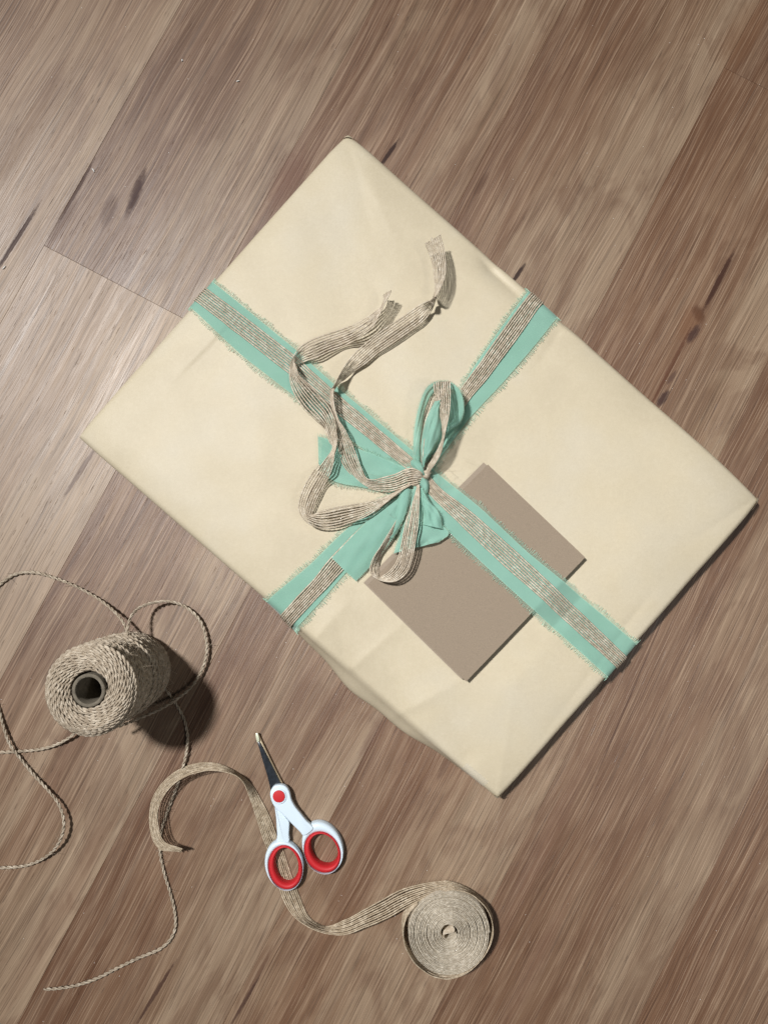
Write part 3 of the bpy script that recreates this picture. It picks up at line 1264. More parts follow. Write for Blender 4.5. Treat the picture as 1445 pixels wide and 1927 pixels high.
# lower left tail, cut straight at its end
add_cloth([(925, 880, 6, 1000, 870, 7), (880, 925, 6, 975, 960, 8), (800, 985, 5.5, 948, 1040, 8),
           (700, 1072, 5, 905, 1130, 7), (610, 1165, 4.5, 840, 1230, 6), (530, 1250, 4, 760, 1335, 5), (485, 1300, 3.6, 685, 1420, 4.5),
           (448, 1335, 3.2, 612, 1494, 3.6)], c2, "tail", 51, arch=0.0010, wr=0.0003, fl=False, flen=0.0014)
# the fold that lies over it
add_cloth([(925, 872, 9, 985, 868, 9), (905, 920, 10, 975, 915, 11), (890, 1000, 10, 960, 985, 11.5), (876, 1090, 9, 938, 1062, 11),
           (866, 1160, 7.5, 905, 1130, 9.5), (850, 1215, 6.5, 862, 1200, 8)], c2, "fold", 52, arch=0.0012, wr=0.0001, n=9,
          fl=False, flen=0.0022)
# left tail, nearly flat
add_cloth([(990, 800, 6, 985, 715, 6), (870, 855, 4.5, 930, 712, 5), (740, 868, 3.6, 820, 668, 4.4), (620, 848, 3.2, 680, 612, 4.2),
           (520, 832, 3.0, 560, 568, 4.4), (440, 800, 3.0, 455, 535, 5), (385, 740, 3.4, 398, 520, 5.6), (360, 690, 4.0, 354, 510, 6.5)], c2,
          "tail", 53, arch=0.0006, wr=0.0006, flen=0.0036)
# upper loop: left wall, over the top, right wall
add_cloth([(1008, 700, 6, 1052, 700, 6), (1003, 640, 8, 1052, 640, 8), (1003, 560, 11, 1050, 560, 11), (1010, 470, 14, 1056, 470, 9),
           (1026, 370, 18, 1068, 380, 10), (1048, 280, 22, 1090, 300, 12), (1075, 205, 25, 1130, 230, 15),
           (1115, 155, 27, 1180, 190, 19), (1170, 132, 28, 1225, 175, 22), (1240, 133, 28, 1262, 185, 23), (1296, 165, 27, 1290, 220, 20),
           (1330, 220, 25, 1300, 270, 17), (1345, 290, 22, 1296, 330, 14), (1340, 360, 18, 1275, 390, 11), (1310, 425, 13, 1240, 430, 9),
           (1250, 470, 10, 1200, 470, 7), (1180, 560, 7, 1130, 540, 6), (1095, 690, 5, 1070, 690, 5)],
          c2, "bow_loop", 54, arch=0.0012, wr=0.0004, n=11, fr=False, flen=0.0020)
# central lobe of the upper loop
add_cloth([(1062, 712, 7, 1078, 712, 7), (1060, 650, 10, 1098, 655, 10), (1056, 590, 12, 1142, 610, 12),
           (1062, 520, 14, 1178, 540, 15), (1075, 450, 17, 1192, 460, 18), (1095, 385, 20, 1196, 380, 21), (1118, 330, 23, 1190, 310, 24),
           (1150, 270, 26, 1210, 240, 26)],
          c2, "bow_loop", 55, arch=0.0030, wr=0.0007, n=13, fr=False, flen=0.0016)
# the dark inner back wall of the loop
add_cloth([(1090, 690, 4, 1120, 700, 4), (1150, 600, 6, 1200, 600, 5), (1190, 520, 8, 1260, 500, 5), (1225, 430, 11, 1325, 400, 7),
           (1240, 330, 14, 1342, 300, 10), (1235, 230, 17, 1325, 215, 14), (1210, 170, 19, 1270, 160, 18)],
          c2, "bow_loop", 56, arch=-0.001, wr=0.0005, n=9, fl=False, flen=0.0028)
# lower right loop, lower layer lying over the card
add_cloth([(1010, 850, 5, 1062, 862, 6), (985, 960, 6, 1090, 960, 7), (950, 1070, 7, 1140, 1045, 8), (915, 1180, 8, 1195, 1110, 9),
           (885, 1260, 8.5, 1243, 1172, 9.5), (872, 1305, 8.5, 1165, 1232, 10), ], c2, "bow_loop", 57, arch=0.0012, wr=0.0007, flen=0.0022)
# lower right loop, upper layer
add_cloth([(1048, 862, 9, 1072, 868, 9), (1050, 910, 10, 1090, 905, 11), (1060, 960, 11, 1118, 955, 12.5), (1070, 1020, 12, 1160, 1005, 13),
           (1072, 1070, 12.5, 1185, 1060, 13.5), (1070, 1110, 12.5, 1198, 1138, 13)], c2, "bow_loop", 58, arch=0.0014, wr=0.0006,
          n=11, flen=0.0022)
# chiffon knot
add_cloth([(985, 705, 6, 1028, 662, 6), (1000, 722, 11, 1048, 685, 12), (1025, 745, 13, 1066, 712, 14), (1048, 765, 12, 1076, 742, 12.5),
           (1065, 782, 8, 1082, 765, 8)], c2, "knot", 59, arch=0.0018, wr=0.0003, n=9, fl=False, fr=False)
add_cloth([(1040, 800, 5, 1100, 790, 5), (1050, 860, 5.5, 1115, 850, 5), (1058, 880, 4, 1105, 880, 3)], c2, "knot", 60, arch=0.003,
          wr=0.0003, n=9, fl=False, fr=False)

# ------------------------------------------------------------------ twine
def twine(mb, P, r=0.00078, pitch=0.0092, step=0.0008, seed=0, ns=5, plies=2, N=None):
    """two plies twisted round the path P"""
    g = np.random.RandomState(seed)
    C = resample(np.asarray(P, float), step)
    n = len(C)
    T = norm(np.gradient(C, axis=0))
    up = np.tile(np.array([0, 0, 1.0]), (n, 1))
    bad = np.abs(T[:, 2]) > 0.95
    up[bad] = np.array([1.0, 0, 0])
    N1 = norm(up - T * np.sum(up * T, 1, keepdims=True))
    B1 = np.cross(T, N1)
    s = np.arange(n) * step
    ph0 = g.uniform(0, 6)
    var = np.interp(s, np.linspace(0, s[-1], max(3, int(s[-1] / 0.012))), g.uniform(0.82, 1.2, max(3, int(s[-1] / 0.012))))
    for k in range(plies):
        a = 2 * math.pi * s / pitch + ph0 + k * 2 * math.pi / plies
        rr = r * 0.92
        Q = C + (np.cos(a) * rr)[:, None] * N1 + (np.sin(a) * rr)[:, None] * B1
        tube(mb, Q, r * var * (1 + 0.14 * (g.rand(n) - 0.5)), N1, ns=ns, caps=False)


def hairs(mb, C, count, length=0.006, rad=0.00006, seed=0, r0=0.0012, zmin=0.0002):
    g = np.random.RandomState(seed)
    n = len(C)
    T = norm(np.gradient(C, axis=0))
    for _ in range(count):
        i = g.randint(0, n)
        d = norm((g.normal(0, 1, 3) + T[i] * g.uniform(-1.5, 1.5))[None])[0]
        l = length * g.uniform(0.4, 1.3)
        cv = norm(g.normal(0, 1, 3)[None])[0]
        P = [C[i] + d * r0 * 0.5]
        for s in (0.25, 0.5, 0.75, 1.0):
            q_ = C[i] + d * (r0 * 0.5 + l * s) + cv * l * 0.35 * s * s
            q_[2] = max(q_[2], zmin)
            P.append(q_)
        tube(mb, np.array(P), rad, None, ns=3, caps=False)


# spool: height chosen so that its top and its foot fall where the photo shows them
SH = 0.098
SR = 0.0295
top_c = U(166, 1300, SH)
SX, SY = float(top_c[0]), float(top_c[1])
spool = thing("twine_spool", "spool of two ply jute twine standing on end, loose twine looping from it", "twine spool", (SX, SY, 0))
# inner solid body (stops light between the windings)
ns_ = 48
zs = np.array([0.0005, 0.003, 0.010, 0.030, 0.055, 0.075, 0.088, 0.0935, 0.0948, 0.0945])
rs = np.array([0.0250, 0.0268, 0.0278, 0.0284, 0.0284, 0.0280, 0.0272, 0.0258, 0.020, 0.0125])
V = []
for z_, r_ in zip(zs, rs):
    for k in range(ns_):
        a = 2 * math.pi * k / ns_
        V.append((SX + r_ * math.cos(a), SY + r_ * math.sin(a), z_))
F = []
for i in range(len(zs) - 1):
    for k in range(ns_):
        F.append([i * ns_ + k, i * ns_ + (k + 1) % ns_, (i + 1) * ns_ + (k + 1) % ns_, (i + 1) * ns_ + k])
M_CORE = mat_jute("packed_twine", (0.24, 0.19, 0.135), (0.38, 0.31, 0.23), (0.12, 0.09, 0.06), 0.8)
mesh_obj("packed_core", V, np.array(F), M_CORE, spool, spool)
# side windings: several groups of turns with their own slant
mb = MB()
zz = 0.0022
allside = []
ti = 0
groups = [(0.0022, 0.026, 0.0016, 0.6), (0.025, 0.050, 0.0030, 2.4), (0.047, 0.071, 0.0028, 3.0), (0.069, 0.0915, 0.0016, 2.2)]
for gi, (z0, z1, amp, phs) in enumerate(groups):
    turns = (z1 - z0) / 0.00225
    nn = int(turns * 2 * math.pi * 0.03 / 0.0012)
    s = np.linspace(0, 1, nn)
    th = s * turns * 2 * math.pi + gi * 1.3
    z_ = z0 + (z1 - z0) * s
    prof_r = np.interp(z_, zs[1:7], rs[1:7]) + 0.0012 + 0.0006 * math.sin(gi * 2.2 + 1)
    zt = z_ + amp * np.sin(th + phs)
    zt = np.clip(zt, 0.0016, 0.0945)
    jit = np.interp(np.arange(nn), np.linspace(0, nn - 1, nn // 14 + 2), rng.uniform(-1, 1, nn // 14 + 2))
    rr_ = prof_r + 0.0003 * jit
    P = np.stack([SX + rr_ * np.cos(th), SY + rr_ * np.sin(th), zt + 0.0003 * np.roll(jit, 9)], 1)
    twine(mb, P, r=0.00066, step=0.0012, seed=60 + gi)
    allside.append(P)
# a few turns that cross the others
for gi, (z0, amp, phs) in enumerate([(0.034, 0.009, 1.0), (0.060, 0.010, 4.0), (0.080, 0.006, 2.6)]):
    th = np.linspace(0, 2 * math.pi, 160)
    zt = z0 + amp * np.sin(th + phs)
    rr_ = np.interp(zt, zs[1:7], rs[1:7]) + 0.0024
    twine(mb, np.stack([SX + rr_ * np.cos(th), SY + rr_ * np.sin(th), zt], 1), r=0.00070, step=0.0012, seed=80 + gi)
mb.build("side_windings", M_TWINE, spool, spool)
# end face: one continuous spiral, rounding over at the rim
mb = MB()
tops = []
r0_, r1_ = 0.0126, 0.0300
turns = (r1_ - r0_) / 0.00205
nn = int(turns * 2 * math.pi * 0.021 / 0.0011)
s = np.linspace(0, 1, nn)
th = -s * turns * 2 * math.pi
rr_ = r0_ + (r1_ - r0_) * s
x = (rr_ - r0_) / (r1_ - r0_)
zt = 0.0962 + 0.0022 * np.sin(x * 2.6) - 0.0055 * np.clip((x - 0.72) / 0.28, 0, 1)**2
jit = np.interp(np.arange(nn), np.linspace(0, nn - 1, nn // 9 + 2), rng.uniform(-1, 1, nn // 9 + 2))
jt2 = np.interp(np.arange(nn), np.linspace(0, nn - 1, nn // 12 + 2), rng.uniform(-1, 1, nn // 12 + 2))
P = np.stack([SX + (rr_ + 0.00035 * jit) * np.cos(th), SY + (rr_ + 0.00035 * jit) * np.sin(th), zt + 0.0005 * jt2], 1)
twine(mb, P, r=0.00068, step=0.0010, seed=90, pitch=0.0088)
# second layer just below fills the gaps
P2 = P.copy()
P2[:, 2] -= 0.0012
P2[:, :2] = [SX, SY] + (P2[:, :2] - [SX, SY]) * 1.045
twine(mb, P2[nn // 8:], r=0.00066, step=0.0016, seed=91, pitch=0.0088)
for rr0, zt0 in ((0.0297, 0.0905), (0.0300, 0.0925)):
    th = np.linspace(0, 2 * math.pi, 150)
    twine(mb, np.stack([SX + rr0 * np.cos(th), SY + rr0 * np.sin(th), zt0 + 0.0008 * np.sin(th * 2)], 1), r=0.0008, step=0.0011,
          seed=int(zt0 * 10000))
mb.build("end_windings", M_TWINE, spool, spool)
# cardboard tube
ri, ro = 0.0088, 0.0113
prof_t = [(ro, 0.05), (ro, 0.0972), (ro - 0.0003, 0.0979), (ri + 0.0003, 0.0979), (ri, 0.0972), (ri, 0.001)]
V, F = [], []
for (r_, z_) in prof_t:
    for k in range(56):
        a = 2 * math.pi * k / 56
        V.append((SX + r_ * math.cos(a), SY + r_ * math.sin(a), z_ + 0.00025 * math.sin(3 * a)))
for i in range(len(prof_t) - 1):
    for k in range(56):
        F.append([i * 56 + k, i * 56 + (k + 1) % 56, (i + 1) * 56 + (k + 1) % 56, (i + 1) * 56 + k])
mesh_obj("cardboard_tube", V, np.array(F), M_TUBE, spool, spool)
mb = MB()
for k, P in enumerate(allside):
    hairs(mb, P, 130, 0.006, seed=100 + k, r0=0.003, rad=0.00009)
hairs(mb, np.stack([SX + rr_ * np.cos(np.linspace(0, 40, len(rr_))), SY + rr_ * np.sin(np.linspace(0, 40, len(rr_))), np.full(len(rr_), 0.097)], 1)
      if len(rr_) == nn else P, 120, 0.005, seed=110, r0=0.002)
mb.build("stray_fibres", M_HAIR, spool, spool, kind="stuff")


def px_path(rows, step=0.001):
    P = np.array([U(x, y, z / 1000.0) for (x, y, z) in rows])
    return resample(spline(P, step), step)


loose = [
    # from the left frame edge to the spool's far side
    [(-60, 1190, 1.6), (-30, 1135, 1.6), (0, 1100, 1.6), (28, 1081, 1.8), (62, 1077, 2.5), (110, 1090, 3), (165, 1115, 4), (205, 1142, 7), (231, 1170, 14),
     (242, 1200, 24), (246, 1225, 30)],
    # the loop standing off the floor at the right
    [(243, 1215, 34), (240, 1190, 30), (247, 1160, 24), (264, 1143, 17), (290, 1134, 11), (320, 1132, 8), (350, 1143, 6), (376, 1168, 5), (388, 1205, 5),
     (388, 1235, 5), (378, 1265, 5), (360, 1293, 6), (330, 1318, 9), (295, 1338, 12), (262, 1352, 14), (228, 1366, 22), (200, 1372, 30)],
    # from behind the foot, down under the curl, to the free end
    [(300, 1290, 3), (316, 1303, 3), (333, 1328, 1.8), (347, 1355, 1.6), (353, 1385, 3), (351, 1415, 4), (345, 1440, 3), (335, 1475, 1.7),
     (318, 1520, 1.6), (305, 1560, 1.6), (301, 1600, 1.6), (308, 1640, 1.6), (320, 1680, 1.6), (328, 1712, 1.6), (330, 1745, 1.6),
     (321, 1768, 1.6), (300, 1787, 1.6), (262, 1803, 1.6), (220, 1823, 1.6), (180, 1843, 1.6), (140, 1856, 1.6), (110, 1861, 1.6), (83, 1863, 1.6)],
    # towards the left edge
    [(170, 1350, 4), (150, 1372, 6), (135, 1385, 6), (112, 1399, 4), (78, 1410, 2.5), (40, 1414, 1.8), (0, 1416, 1.6), (-40, 1414, 1.6), (-90, 1420, 1.6)],
    # the curve at the left edge
    [(-40, 1230, 1.6), (-22, 1285, 1.6), (-5, 1325, 1.6), (5, 1362, 3), (18, 1400, 4.6), (40, 1430, 3), (65, 1460, 3), (90, 1487, 4), (111, 1515, 6.5),
     (120, 1545, 8), (117, 1572, 8), (104, 1597, 6), (80, 1617, 3.5), (50, 1629, 1.8), (20, 1633, 1.6), (-15, 1633, 1.6), (-60, 1625, 1.6)],
]
for k, rows in enumerate(loose):
    C = px_path(rows)
    mb = MB()
    twine(mb, C, r=0.00068, step=0.0007, seed=120 + k, ns=6)
    hairs(mb, C, int(len(C) * 0.3), 0.0045, seed=140 + k, r0=0.002, rad=0.00009)
    mb.build("loose_twine", M_TWINE, spool, spool)

# ------------------------------------------------------------------ ribbon roll and its loose end
RZ = 0.0165
rc = U(845, 1758, RZ)
RX, RY = float(rc[0]), float(rc[1])
roll = thing("ribbon_roll", "roll of woven jute ribbon lying on its side, its loose end running under the scissors", "ribbon roll",
             (RX, RY, 0))
mb = MB()
turns = 23
R_in, R_out = 0.0060, 0.0312
step_ = 0.0011
ths = []
a = 0.0
while a < turns * 2 * math.pi:
    r_ = R_in + (R_out - R_in) * a / (turns * 2 * math.pi)
    ths.append(a)
    a += step_ / r_
ths = np.array(ths)
rr_ = R_in + (R_out - R_in) * ths / (turns * 2 * math.pi)
n = len(ths)
jit = np.interp(ths, np.arange(0, turns * 2 * math.pi + 1, 0.6), rng.uniform(-1, 1, len(np.arange(0, turns * 2 * math.pi + 1, 0.6))))
hj = np.interp(ths, np.arange(0, turns * 2 * math.pi + 2, 2.2), rng.uniform(-1, 1, len(np.arange(0, turns * 2 * math.pi + 2, 2.2))))
rr_ = rr_ + 0.00016 * jit + 0.00025 * np.sin(ths * 0.31) * np.sin(ths * 0.11 + 1)
cx, cy = np.cos(-ths), np.sin(-ths)
ztop = RZ + 0.00045 * hj - 0.0004
# the wall of each turn: a thin closed strip with a bead on top
th_ = 0.00043
V = np.stack([
    np.stack([RX + (rr_ - th_) * cx, RY + (rr_ - th_) * cy, np.full(n, 0.0006)], 1),
    np.stack([RX + (rr_ - th_) * cx, RY + (rr_ - th_) * cy, ztop - 0.0004], 1),
    np.stack([RX + rr_ * cx, RY + rr_ * cy, ztop], 1),
    np.stack([RX + (rr_ + th_) * cx, RY + (rr_ + th_) * cy, ztop - 0.0004], 1),
    np.stack([RX + (rr_ + th_) * cx, RY + (rr_ + th_) * cy, np.full(n, 0.0006)], 1)], 1)
V[:, 1:4] += rng.normal(0, 0.00009, V[:, 1:4].shape)
mb.add(V.reshape(-1, 3), grid_faces(n, 5))
# beaded thread along the top of every turn
Pt = np.stack([RX + rr_ * cx, RY + rr_ * cy, ztop + 0.0001], 1)
tube(mb, Pt, 0.00038 * (1 + 0.6 * (rng.rand(n) - 0.5)), None, ns=4)
mb.build("coil", M_COIL, roll, roll)
# the S-shaped start in the hole
mb = MB()
S = []
for s in np.linspace(-1, 1, 50):
    ang = s * 2.5
    x_ = 0.0024 * math.sin(ang * 1.15) + 0.0006 * s
    y_ = 0.0054 * s
    ca, sa = math.cos(-0.5), math.sin(-0.5)
    S.append((RX + ca * x_ - sa * y_, RY + sa * x_ + ca * y_))
S = np.array(S)
V = np.stack([np.column_stack([S, np.full(50, 0.001)]), np.column_stack([S, np.full(50, RZ - 0.0012)])], 1)
V2 = V.copy()
d_ = np.gradient(S, axis=0)
d_ = d_ / np.linalg.norm(d_, axis=1, keepdims=True)
nrm2 = np.column_stack([-d_[:, 1], d_[:, 0], np.zeros(50)]) * 0.0003
G = np.stack([V[:, 0] - nrm2, V[:, 1] - nrm2, V[:, 1] + nrm2, V[:, 0] + nrm2], 1)
mb.add(G.reshape(-1, 3), grid_faces(50, 4))
tube(mb, np.column_stack([S, np.full(50, RZ - 0.0011)]), 0.0004, None, ns=4)
mb.build("coil_start", M_JUTE, roll, roll)


def c8(x, y):
    return 260 + x / 3.803, 1400 + y / 3.803


def c6(x, y):
    return 720 + x / 5.558, 1640 + y / 5.558


def fst(rows, conv):
    out = []
    for (lx, ly, rx, ry, z, s) in rows:
        a, b = conv(lx, ly)
        c, d = conv(rx, ry)
        out.append((a, b, c, d, z / 1000.0, s))
    return out


FW = 0.0158
# L = outer edge, R = inner edge (R higher in the curl)
curl = fst([(292, 772, 315, 752, 8.3, -1), (235, 790, 262, 745, 8.3, -1), (180, 785, 212, 728, 8.3, -1), (140, 745, 178, 685, 8.3, -1),
            (105, 680, 153, 620, 8.3, -1), (82, 600, 140, 550, 8.3, -1), (74, 520, 138, 495, 8.3, -1),
            (88, 430, 150, 450, 8.3, -1), (118, 355, 172, 395, 8.3, -1), (165, 285, 212, 335, 8.3, -1), (225, 228, 265, 288, 8.3, -1),
            (300, 180, 330, 245, 8.3, -1), (385, 148, 400, 215, 8.3, -1), (465, 133, 475, 200, 8.3, -1), (545, 134, 540, 197, 8.3, -1),
            (610, 152, 600, 202, 8.3, -1), (668, 182, 648, 211, 8.2, -1), (725, 215, 692, 225, 8, -1), (778, 258, 727, 250, 7.5, -1),
            (828, 312, 760, 298, 6.5, -1), (870, 380, 790, 372, 5, -1), (905, 445, 815, 440, 3.8, -1), (940, 515, 838, 515, 2.8, -1),
            (968, 575, 862, 585, 2.0, -1), (990, 640, 885, 660, 1.4, -1), (1020, 720, 905, 745, 1.1, -1), (1048, 780, 940, 810, 1.0, -1),
            (1075, 860, 970, 890, 1.0, -1), (1098, 930, 985, 955, 1.0, -1), (1125, 1000, 1000, 1020, 1.1, -1),
            (1148, 1060, 1020, 1080, 1.8, -1), (1172, 1130, 1048, 1150, 3.0, -1), (1200, 1190, 1085, 1210, 4.5, -1),
            (1228, 1245, 1135, 1262, 6.0, -1), (1262, 1290, 1190, 1300, 7.6, -1), (1300, 1308, 1242, 1322, 8.0, -1),
            (1345, 1305, 1300, 1350, 7.6, -1), (1400, 1290, 1365, 1378, 7.6, -1), (1450, 1272, 1435, 1380, 7.6, -1)], c8)
curl += fst([(0, 290, 30, 515, 7.4, -1), (110, 228, 130, 455, 7.4, -1), (220, 175, 225, 405, 7.6, -1), (340, 140, 335, 348, 8.0, -1),
             (450, 120, 455, 282, 8.1, -1), (560, 105, 575, 235, 8.2, -1), (650, 98, 680, 207, 8.2, -1)], c6)
L, R = strip_from_stations(curl, FW)
L[:, 2] = np.maximum(L[:, 2], 0.0008)
R[:, 2] = np.maximum(R[:, 2], 0.0008)
# continue round the roll as a loose standing turn: upper edge = R, lower edge = L
ring = [((740, 199), (745, 112)), ((830, 214), (850, 150)), ((920, 246), (948, 206)), ((1000, 302), (1032, 285)),
        ((1075, 382), (1103, 378)), ((1128, 480), (1150, 480))]
rest = [(1158, 620), (1140, 740), (1085, 860), (1000, 970), (900, 1060), (790, 1115), (680, 1135), (560, 1120), (450, 1068),
        (350, 985), (270, 870), (225, 750), (215, 640), (235, 530), (290, 430), (370, 350)]
rows = []
cen = np.array([RX, RY, 0])
for (tp, bp) in ring:
    rows.append(np.concatenate([U(*c6(*bp), 0.0008), U(*c6(*tp), RZ - 0.0003)]))
for p_ in rest:
    t_ = U(*c6(*p_), RZ - 0.0003)
    rad = norm((t_ - cen)[None] * [1, 1, 0])[0]
    b_ = t_ + rad * 0.0006
    b_[2] = 0.0008
    rows.append(np.concatenate([b_, t_]))
rows = np.array(rows)
k0 = np.concatenate([L[-1], R[-1]])
allr = np.vstack([np.hstack([L, R])[::14], k0[None], rows])
M = np.hstack([(allr[:, :3] + allr[:, 3:]) / 2, allr])
C = resample(spline(M, 0.0012), 0.0012)
mb = MB()
jute_from_grid(mb, C[:, 3:6], C[:, 6:9], 9, seed=71, fray=(0.0006, 0), rad=0.00061)
mb.build("loose_ribbon", M_JUTE_G, roll, roll)


# ------------------------------------------------------------------ scissors
def c5(x, y):
    return 440 + x / 5.558, 1360 + y / 5.558


sroot_p = U(*c5(470, 776), 0)
sciss = thing("scissors", "small white handled craft scissors with red finger rings and dark blades", "scissors",
              (sroot_p[0], sroot_p[1], 0))


def smooth_poly(pts, closed=True, sub=5, sharp=()):
    """rounds a pixel outline by Catmull-Rom, keeping the sharp ones"""
    n = len(pts)
    out = []
    P = np.array(pts, float)
    for i in range(n):
        p0, p1, p2, p3 = P[(i - 1) % n], P[i], P[(i + 1) % n], P[(i + 2) % n]
        if i in sharp:
            p0 = p1 - (p2 - p1)
        if (i + 1) % n in sharp:
            p3 = p2 + (p2 - p1)
        for k in range(sub):
            t = k / sub
            out.append(0.5 * ((2 * p1) + (-p0 + p2) * t + (2 * p0 - 5 * p1 + 4 * p2 - p3) * t * t + (-p0 + 3 * p1 - 3 * p2 + p3) * t**3))
    return np.array(out)


def slab(name, pts, z0, z1, mat, parent, bev=0.0006, dome=0.0, conv=c5):
    """extruded outline with a rounded upper edge (three inset rings)"""
    zt = z1
    P = np.array([U(*conv(x, y), zt)[:2] for x, y in pts])
    n = len(P)
    area = 0.5 * np.sum(P[:, 0] * np.roll(P[:, 1], -1) - np.roll(P[:, 0], -1) * P[:, 1])
    if area < 0:
        P = P[::-1]
    T = np.roll(P, -1, 0) - np.roll(P, 1, 0)
    T = T / np.maximum(np.linalg.norm(T, axis=1, keepdims=True), 1e-9)
    Nn = np.stack([T[:, 1], -T[:, 0]], 1)
    rings = [(0, z0)]
    for a in (0, 30, 60, 90):
        a_ = math.radians(a)
        rings.append((bev * (1 - math.cos(a_)), z1 - bev + bev * math.sin(a_)))
    V = []
    for (i, z) in rings:
        for p, q_ in zip(P, Nn):
            V.append((p[0] - q_[0] * i, p[1] - q_[1] * i, z))
    F = []
    for r in range(len(rings) - 1):
        for k in range(n):
            F.append([r * n + k, r * n + (k + 1) % n, (r + 1) * n + (k + 1) % n, (r + 1) * n + k])
    F.append([(len(rings) - 1) * n + k for k in range(n)])
    F.append([k for k in range(n)][::-1])
    o = mesh_obj(name, V, F, mat, parent, sciss, smooth=True)
    try:
        me = o.data
        m = o.modifiers.new("edges", 'EDGE_SPLIT')
        m.split_angle = math.radians(40)
    except Exception:
        pass
    return o


def ring_part(name, inner, outer, z0, ztop, mat, parent, arch=0.0012, a0=0, a1=360, nseg=72, minw=3):
    """arched band between two ellipses (cx,cy,ax,ay,rot deg) given in crop pixels"""
    def ell(e, th):
        cx_, cy_, ax_, ay_, ro_ = e
        c_, s_ = math.cos(math.radians(ro_)), math.sin(math.radians(ro_))
        x, y = ax_ * math.cos(th), ay_ * math.sin(th)
        return cx_ + x * c_ - y * s_, cy_ + x * s_ + y * c_
    ths = np.radians(np.linspace(a0, a1, nseg + 1))
    G = []
    K = [(0.0, z0), (0.0, ztop - arch), (0.12, ztop - arch * 0.45), (0.30, ztop - arch * 0.1), (0.5, ztop), (0.70, ztop - arch * 0.1),
         (0.88, ztop - arch * 0.45), (1.0, ztop - arch), (1.0, z0)]
    for th in ths:
        xi, yi = ell(inner, th)
        # the outer ellipse point in the same direction from the inner centre
        best = None
        dx, dy = xi - inner[0], yi - inner[1]
        L_ = math.hypot(dx, dy)
        dx, dy = dx / L_, dy / L_
        # ray-ellipse
        cx_, cy_, ax_, ay_, ro_ = outer
        c_, s_ = math.cos(math.radians(ro_)), math.sin(math.radians(ro_))
        ox, oy = inner[0] - cx_, inner[1] - cy_
        ox, oy = ox * c_ + oy * s_, -ox * s_ + oy * c_
        ux, uy = dx * c_ + dy * s_, -dx * s_ + dy * c_
        A_ = (ux / ax_)**2 + (uy / ay_)**2
        B_ = 2 * (ox * ux / ax_**2 + oy * uy / ay_**2)
        C_ = (ox / ax_)**2 + (oy / ay_)**2 - 1
        t = (-B_ + math.sqrt(max(0, B_ * B_ - 4 * A_ * C_))) / (2 * A_)
        wdt = max(t - L_, minw)
        row = []
        sc = min(1.0, wdt / 45.0)
        for f, z in K:
            zz_ = z
            if z > z0:
                zz_ = ztop - (ztop - z) * max(sc, 0.4) - (1 - sc) * 0.0006
            x = inner[0] + dx * (L_ + wdt * f)
            y = inner[1] + dy * (L_ + wdt * f)
            row.append(U(*c5(x, y), zz_) if False else np.append(U(*c5(x, y), ztop)[:2], zz_))
        G.append(row)
    G = np.array(G)
    return mesh_obj(name, G.reshape(-1, 3), grid_faces(len(G), len(K)), mat, parent, sciss)


# blades
bl_low = [(232, 112), (250, 108), (262, 125), (300, 210), (400, 420), (520, 655), (545, 700), (470, 790), (395, 730), (385, 712),
          (330, 480), (262, 235), (240, 190), (226, 140)]
slab("blade", [(228, 122), (244, 110), (262, 128), (290, 190), (345, 305), (440, 500), (530, 672), (540, 720), (480, 780), (430, 740), (440, 690)],
     0.0020, 0.0034, M_EDGE, sciss, bev=0.0003)
slab("blade", [(244, 210), (266, 200), (300, 262), (360, 380), (430, 520), (505, 668), (520, 720), (470, 790), (400, 740), (384, 700), (350, 560),
               (300, 395), (262, 262)], 0.0038, 0.0050, M_STEEL, sciss, bev=0.0003)
slab("blade_tip", [(226, 118), (238, 109), (250, 112), (262, 150), (268, 196), (243, 212), (230, 160)], 0.0036, 0.0050, M_TIP, sciss, bev=0.0003)

# left handle (under), right handle (over, with the pivot boss)
hl = smooth_poly([(428, 880), (470, 900), (545, 1000), (578, 1045), (577, 1130), (574, 1180), (578, 1245), (520, 1300), (448, 1250),
                  (452, 1190), (447, 1100), (440, 1000)], sub=4)
h_left = slab("handle", hl, 0.0028, 0.0068, M_WHITE, sciss, bev=0.0009)
hr = smooth_poly([(460, 655), (520, 660), (560, 690), (585, 745), (600, 810), (640, 885), (700, 960), (760, 1035), (810, 1078), (830, 1120),
                  (760, 1180), (718, 1185), (690, 1150), (600, 1060), (520, 975), (450, 915), (405, 855), (382, 790), (380, 730), (410, 675)],
                 sub=4)
h_right = slab("handle", hr, 0.0046, 0.0090, M_WHITE, sciss, bev=0.0011)
# rings: hole / red-white boundary / outside
LH = (547, 1506, 122, 186, -8)
LM = (538, 1530, 180, 236, -8)
LO = (522, 1500, 198, 262, -14)
RH = (942, 1343, 134, 176, -28)
RM = (925, 1372, 186, 226, -24)
RO = (928, 1312, 205, 272, -24)
ring_part("finger_ring", LM, LO, 0.0016, 0.0080, M_WHITE, h_left, arch=0.0020)
ring_part("finger_grip", LH, LM, 0.0014, 0.0090, M_RED, h_left, arch=0.0032)
ring_part("finger_ring", RM, RO, 0.0006, 0.0080, M_WHITE, h_right, arch=0.0020)
ring_part("finger_grip", RH, RM, 0.0004, 0.0090, M_RED, h_right, arch=0.0032)
# pivot


def disc(name, cx_, cy_, r, z0, z1, mat, parent, bev=0.0004):
    pts = [(cx_ + r * math.cos(a), cy_ + r * math.sin(a)) for a in np.linspace(0, 2 * math.pi, 41)[:-1]]
    return slab(name, pts, z0, z1, mat, parent, bev)


disc("pivot_boss", 470, 777, 82, 0.0086, 0.0098, M_WHITE, sciss, 0.0005)
disc("pivot_cap", 470, 776, 64, 0.0096, 0.0106, M_RED, sciss, 0.0003)

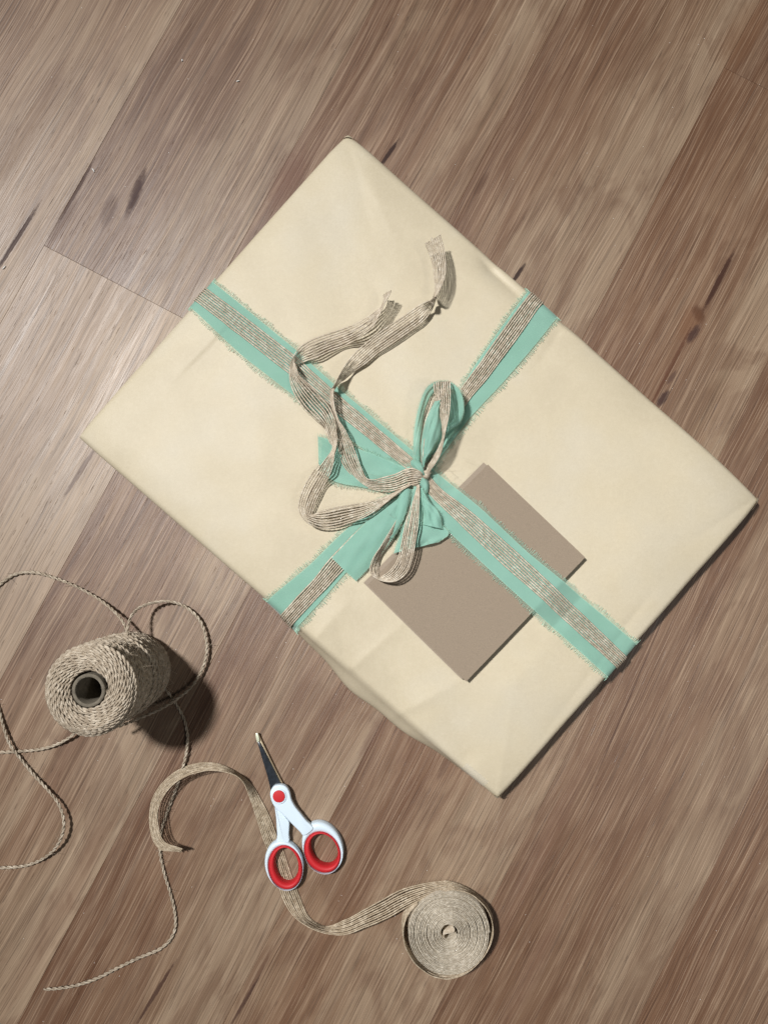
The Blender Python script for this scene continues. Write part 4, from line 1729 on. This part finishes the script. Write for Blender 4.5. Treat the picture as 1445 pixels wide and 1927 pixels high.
# ------------------------------------------------------------------ scraps on the floor
for (x, y, L_, a_, lab) in [(448, 152, 6, 10, "tiny white paper scrap on the dark plank above the parcel's top corner"),
                            (343, 113, 3.5, 60, "smallest white paper speck near the top of the floor"),
                            (176, 320, 8, -50, "small white thread scrap beside the dark knot at the upper left"),
                            (8, 503, 8, 40, "white curled scrap at the left edge beside the long dark crack")]:
    p = U(x, y, 0.0004)
    n_ = 7
    an = math.radians(a_)
    P = np.array([[p[0] + 0.00043 * L_ * (i / (n_ - 1) - 0.5) * math.cos(an) + 0.0003 * math.sin(i), p[1] + 0.00043 * L_ * (i / (n_ - 1) - 0.5) * math.sin(an),
                   0.0006 + 0.0004 * math.sin(i * 0.5)] for i in range(n_)])
    mb = MB()
    tube(mb, P - [p[0], p[1], 0], 0.00040, None, ns=4)
    o = mb.build("paper_scrap", M_LINT)
    o.location = (p[0], p[1], 0)
    o["label"] = lab
    o["category"] = "paper scrap"
    o["group"] = "white scraps on the floor"
# dust and glitter specks
mb = MB()
for _ in range(260):
    x, y = rng.uniform(0, 1445), rng.uniform(0, 1927)
    p = U(x, y, 0.0001)
    r_ = rng.uniform(0.00007, 0.00020)
    V = p + np.array([[-r_, -r_, 0], [r_, -r_, 0], [r_, r_, 0.0], [-r_, r_, 0], [0, 0, r_]])
    mb.add(V, np.array([[0, 1, 4, 4]])[:0] if False else np.array([[0, 1, 2, 3]]))
o = mb.build("dust", M_LINT, kind="stuff", smooth=False)
o["label"] = "fine white dust specks scattered over the wood floor"
o["category"] = "dust"
# stray hairs on the parcel round the knot
mb = MB()
g = np.random.RandomState(5)
for _ in range(70):
    x, y = 797 + g.normal(0, 40), 880 + g.normal(0, 45)
    p = U(x, y, HB + 0.006 + g.uniform(0, 0.006))
    d = norm(g.normal(0, 1, 3)[None] * [1, 1, 0.25])[0]
    cv = norm(g.normal(0, 1, 3)[None] * [1, 1, 0.3])[0]
    l = g.uniform(0.006, 0.016)
    P = np.array([p + d * l * s + cv * l * 0.6 * s * s for s in np.linspace(0, 1, 7)])
    P[:, 2] = np.maximum(P[:, 2], HB + 0.002)
    tube(mb, P, 0.00005, None, ns=3, caps=False)
mb.build("stray_fibres", M_HAIR, jrib, jrib, kind="stuff")
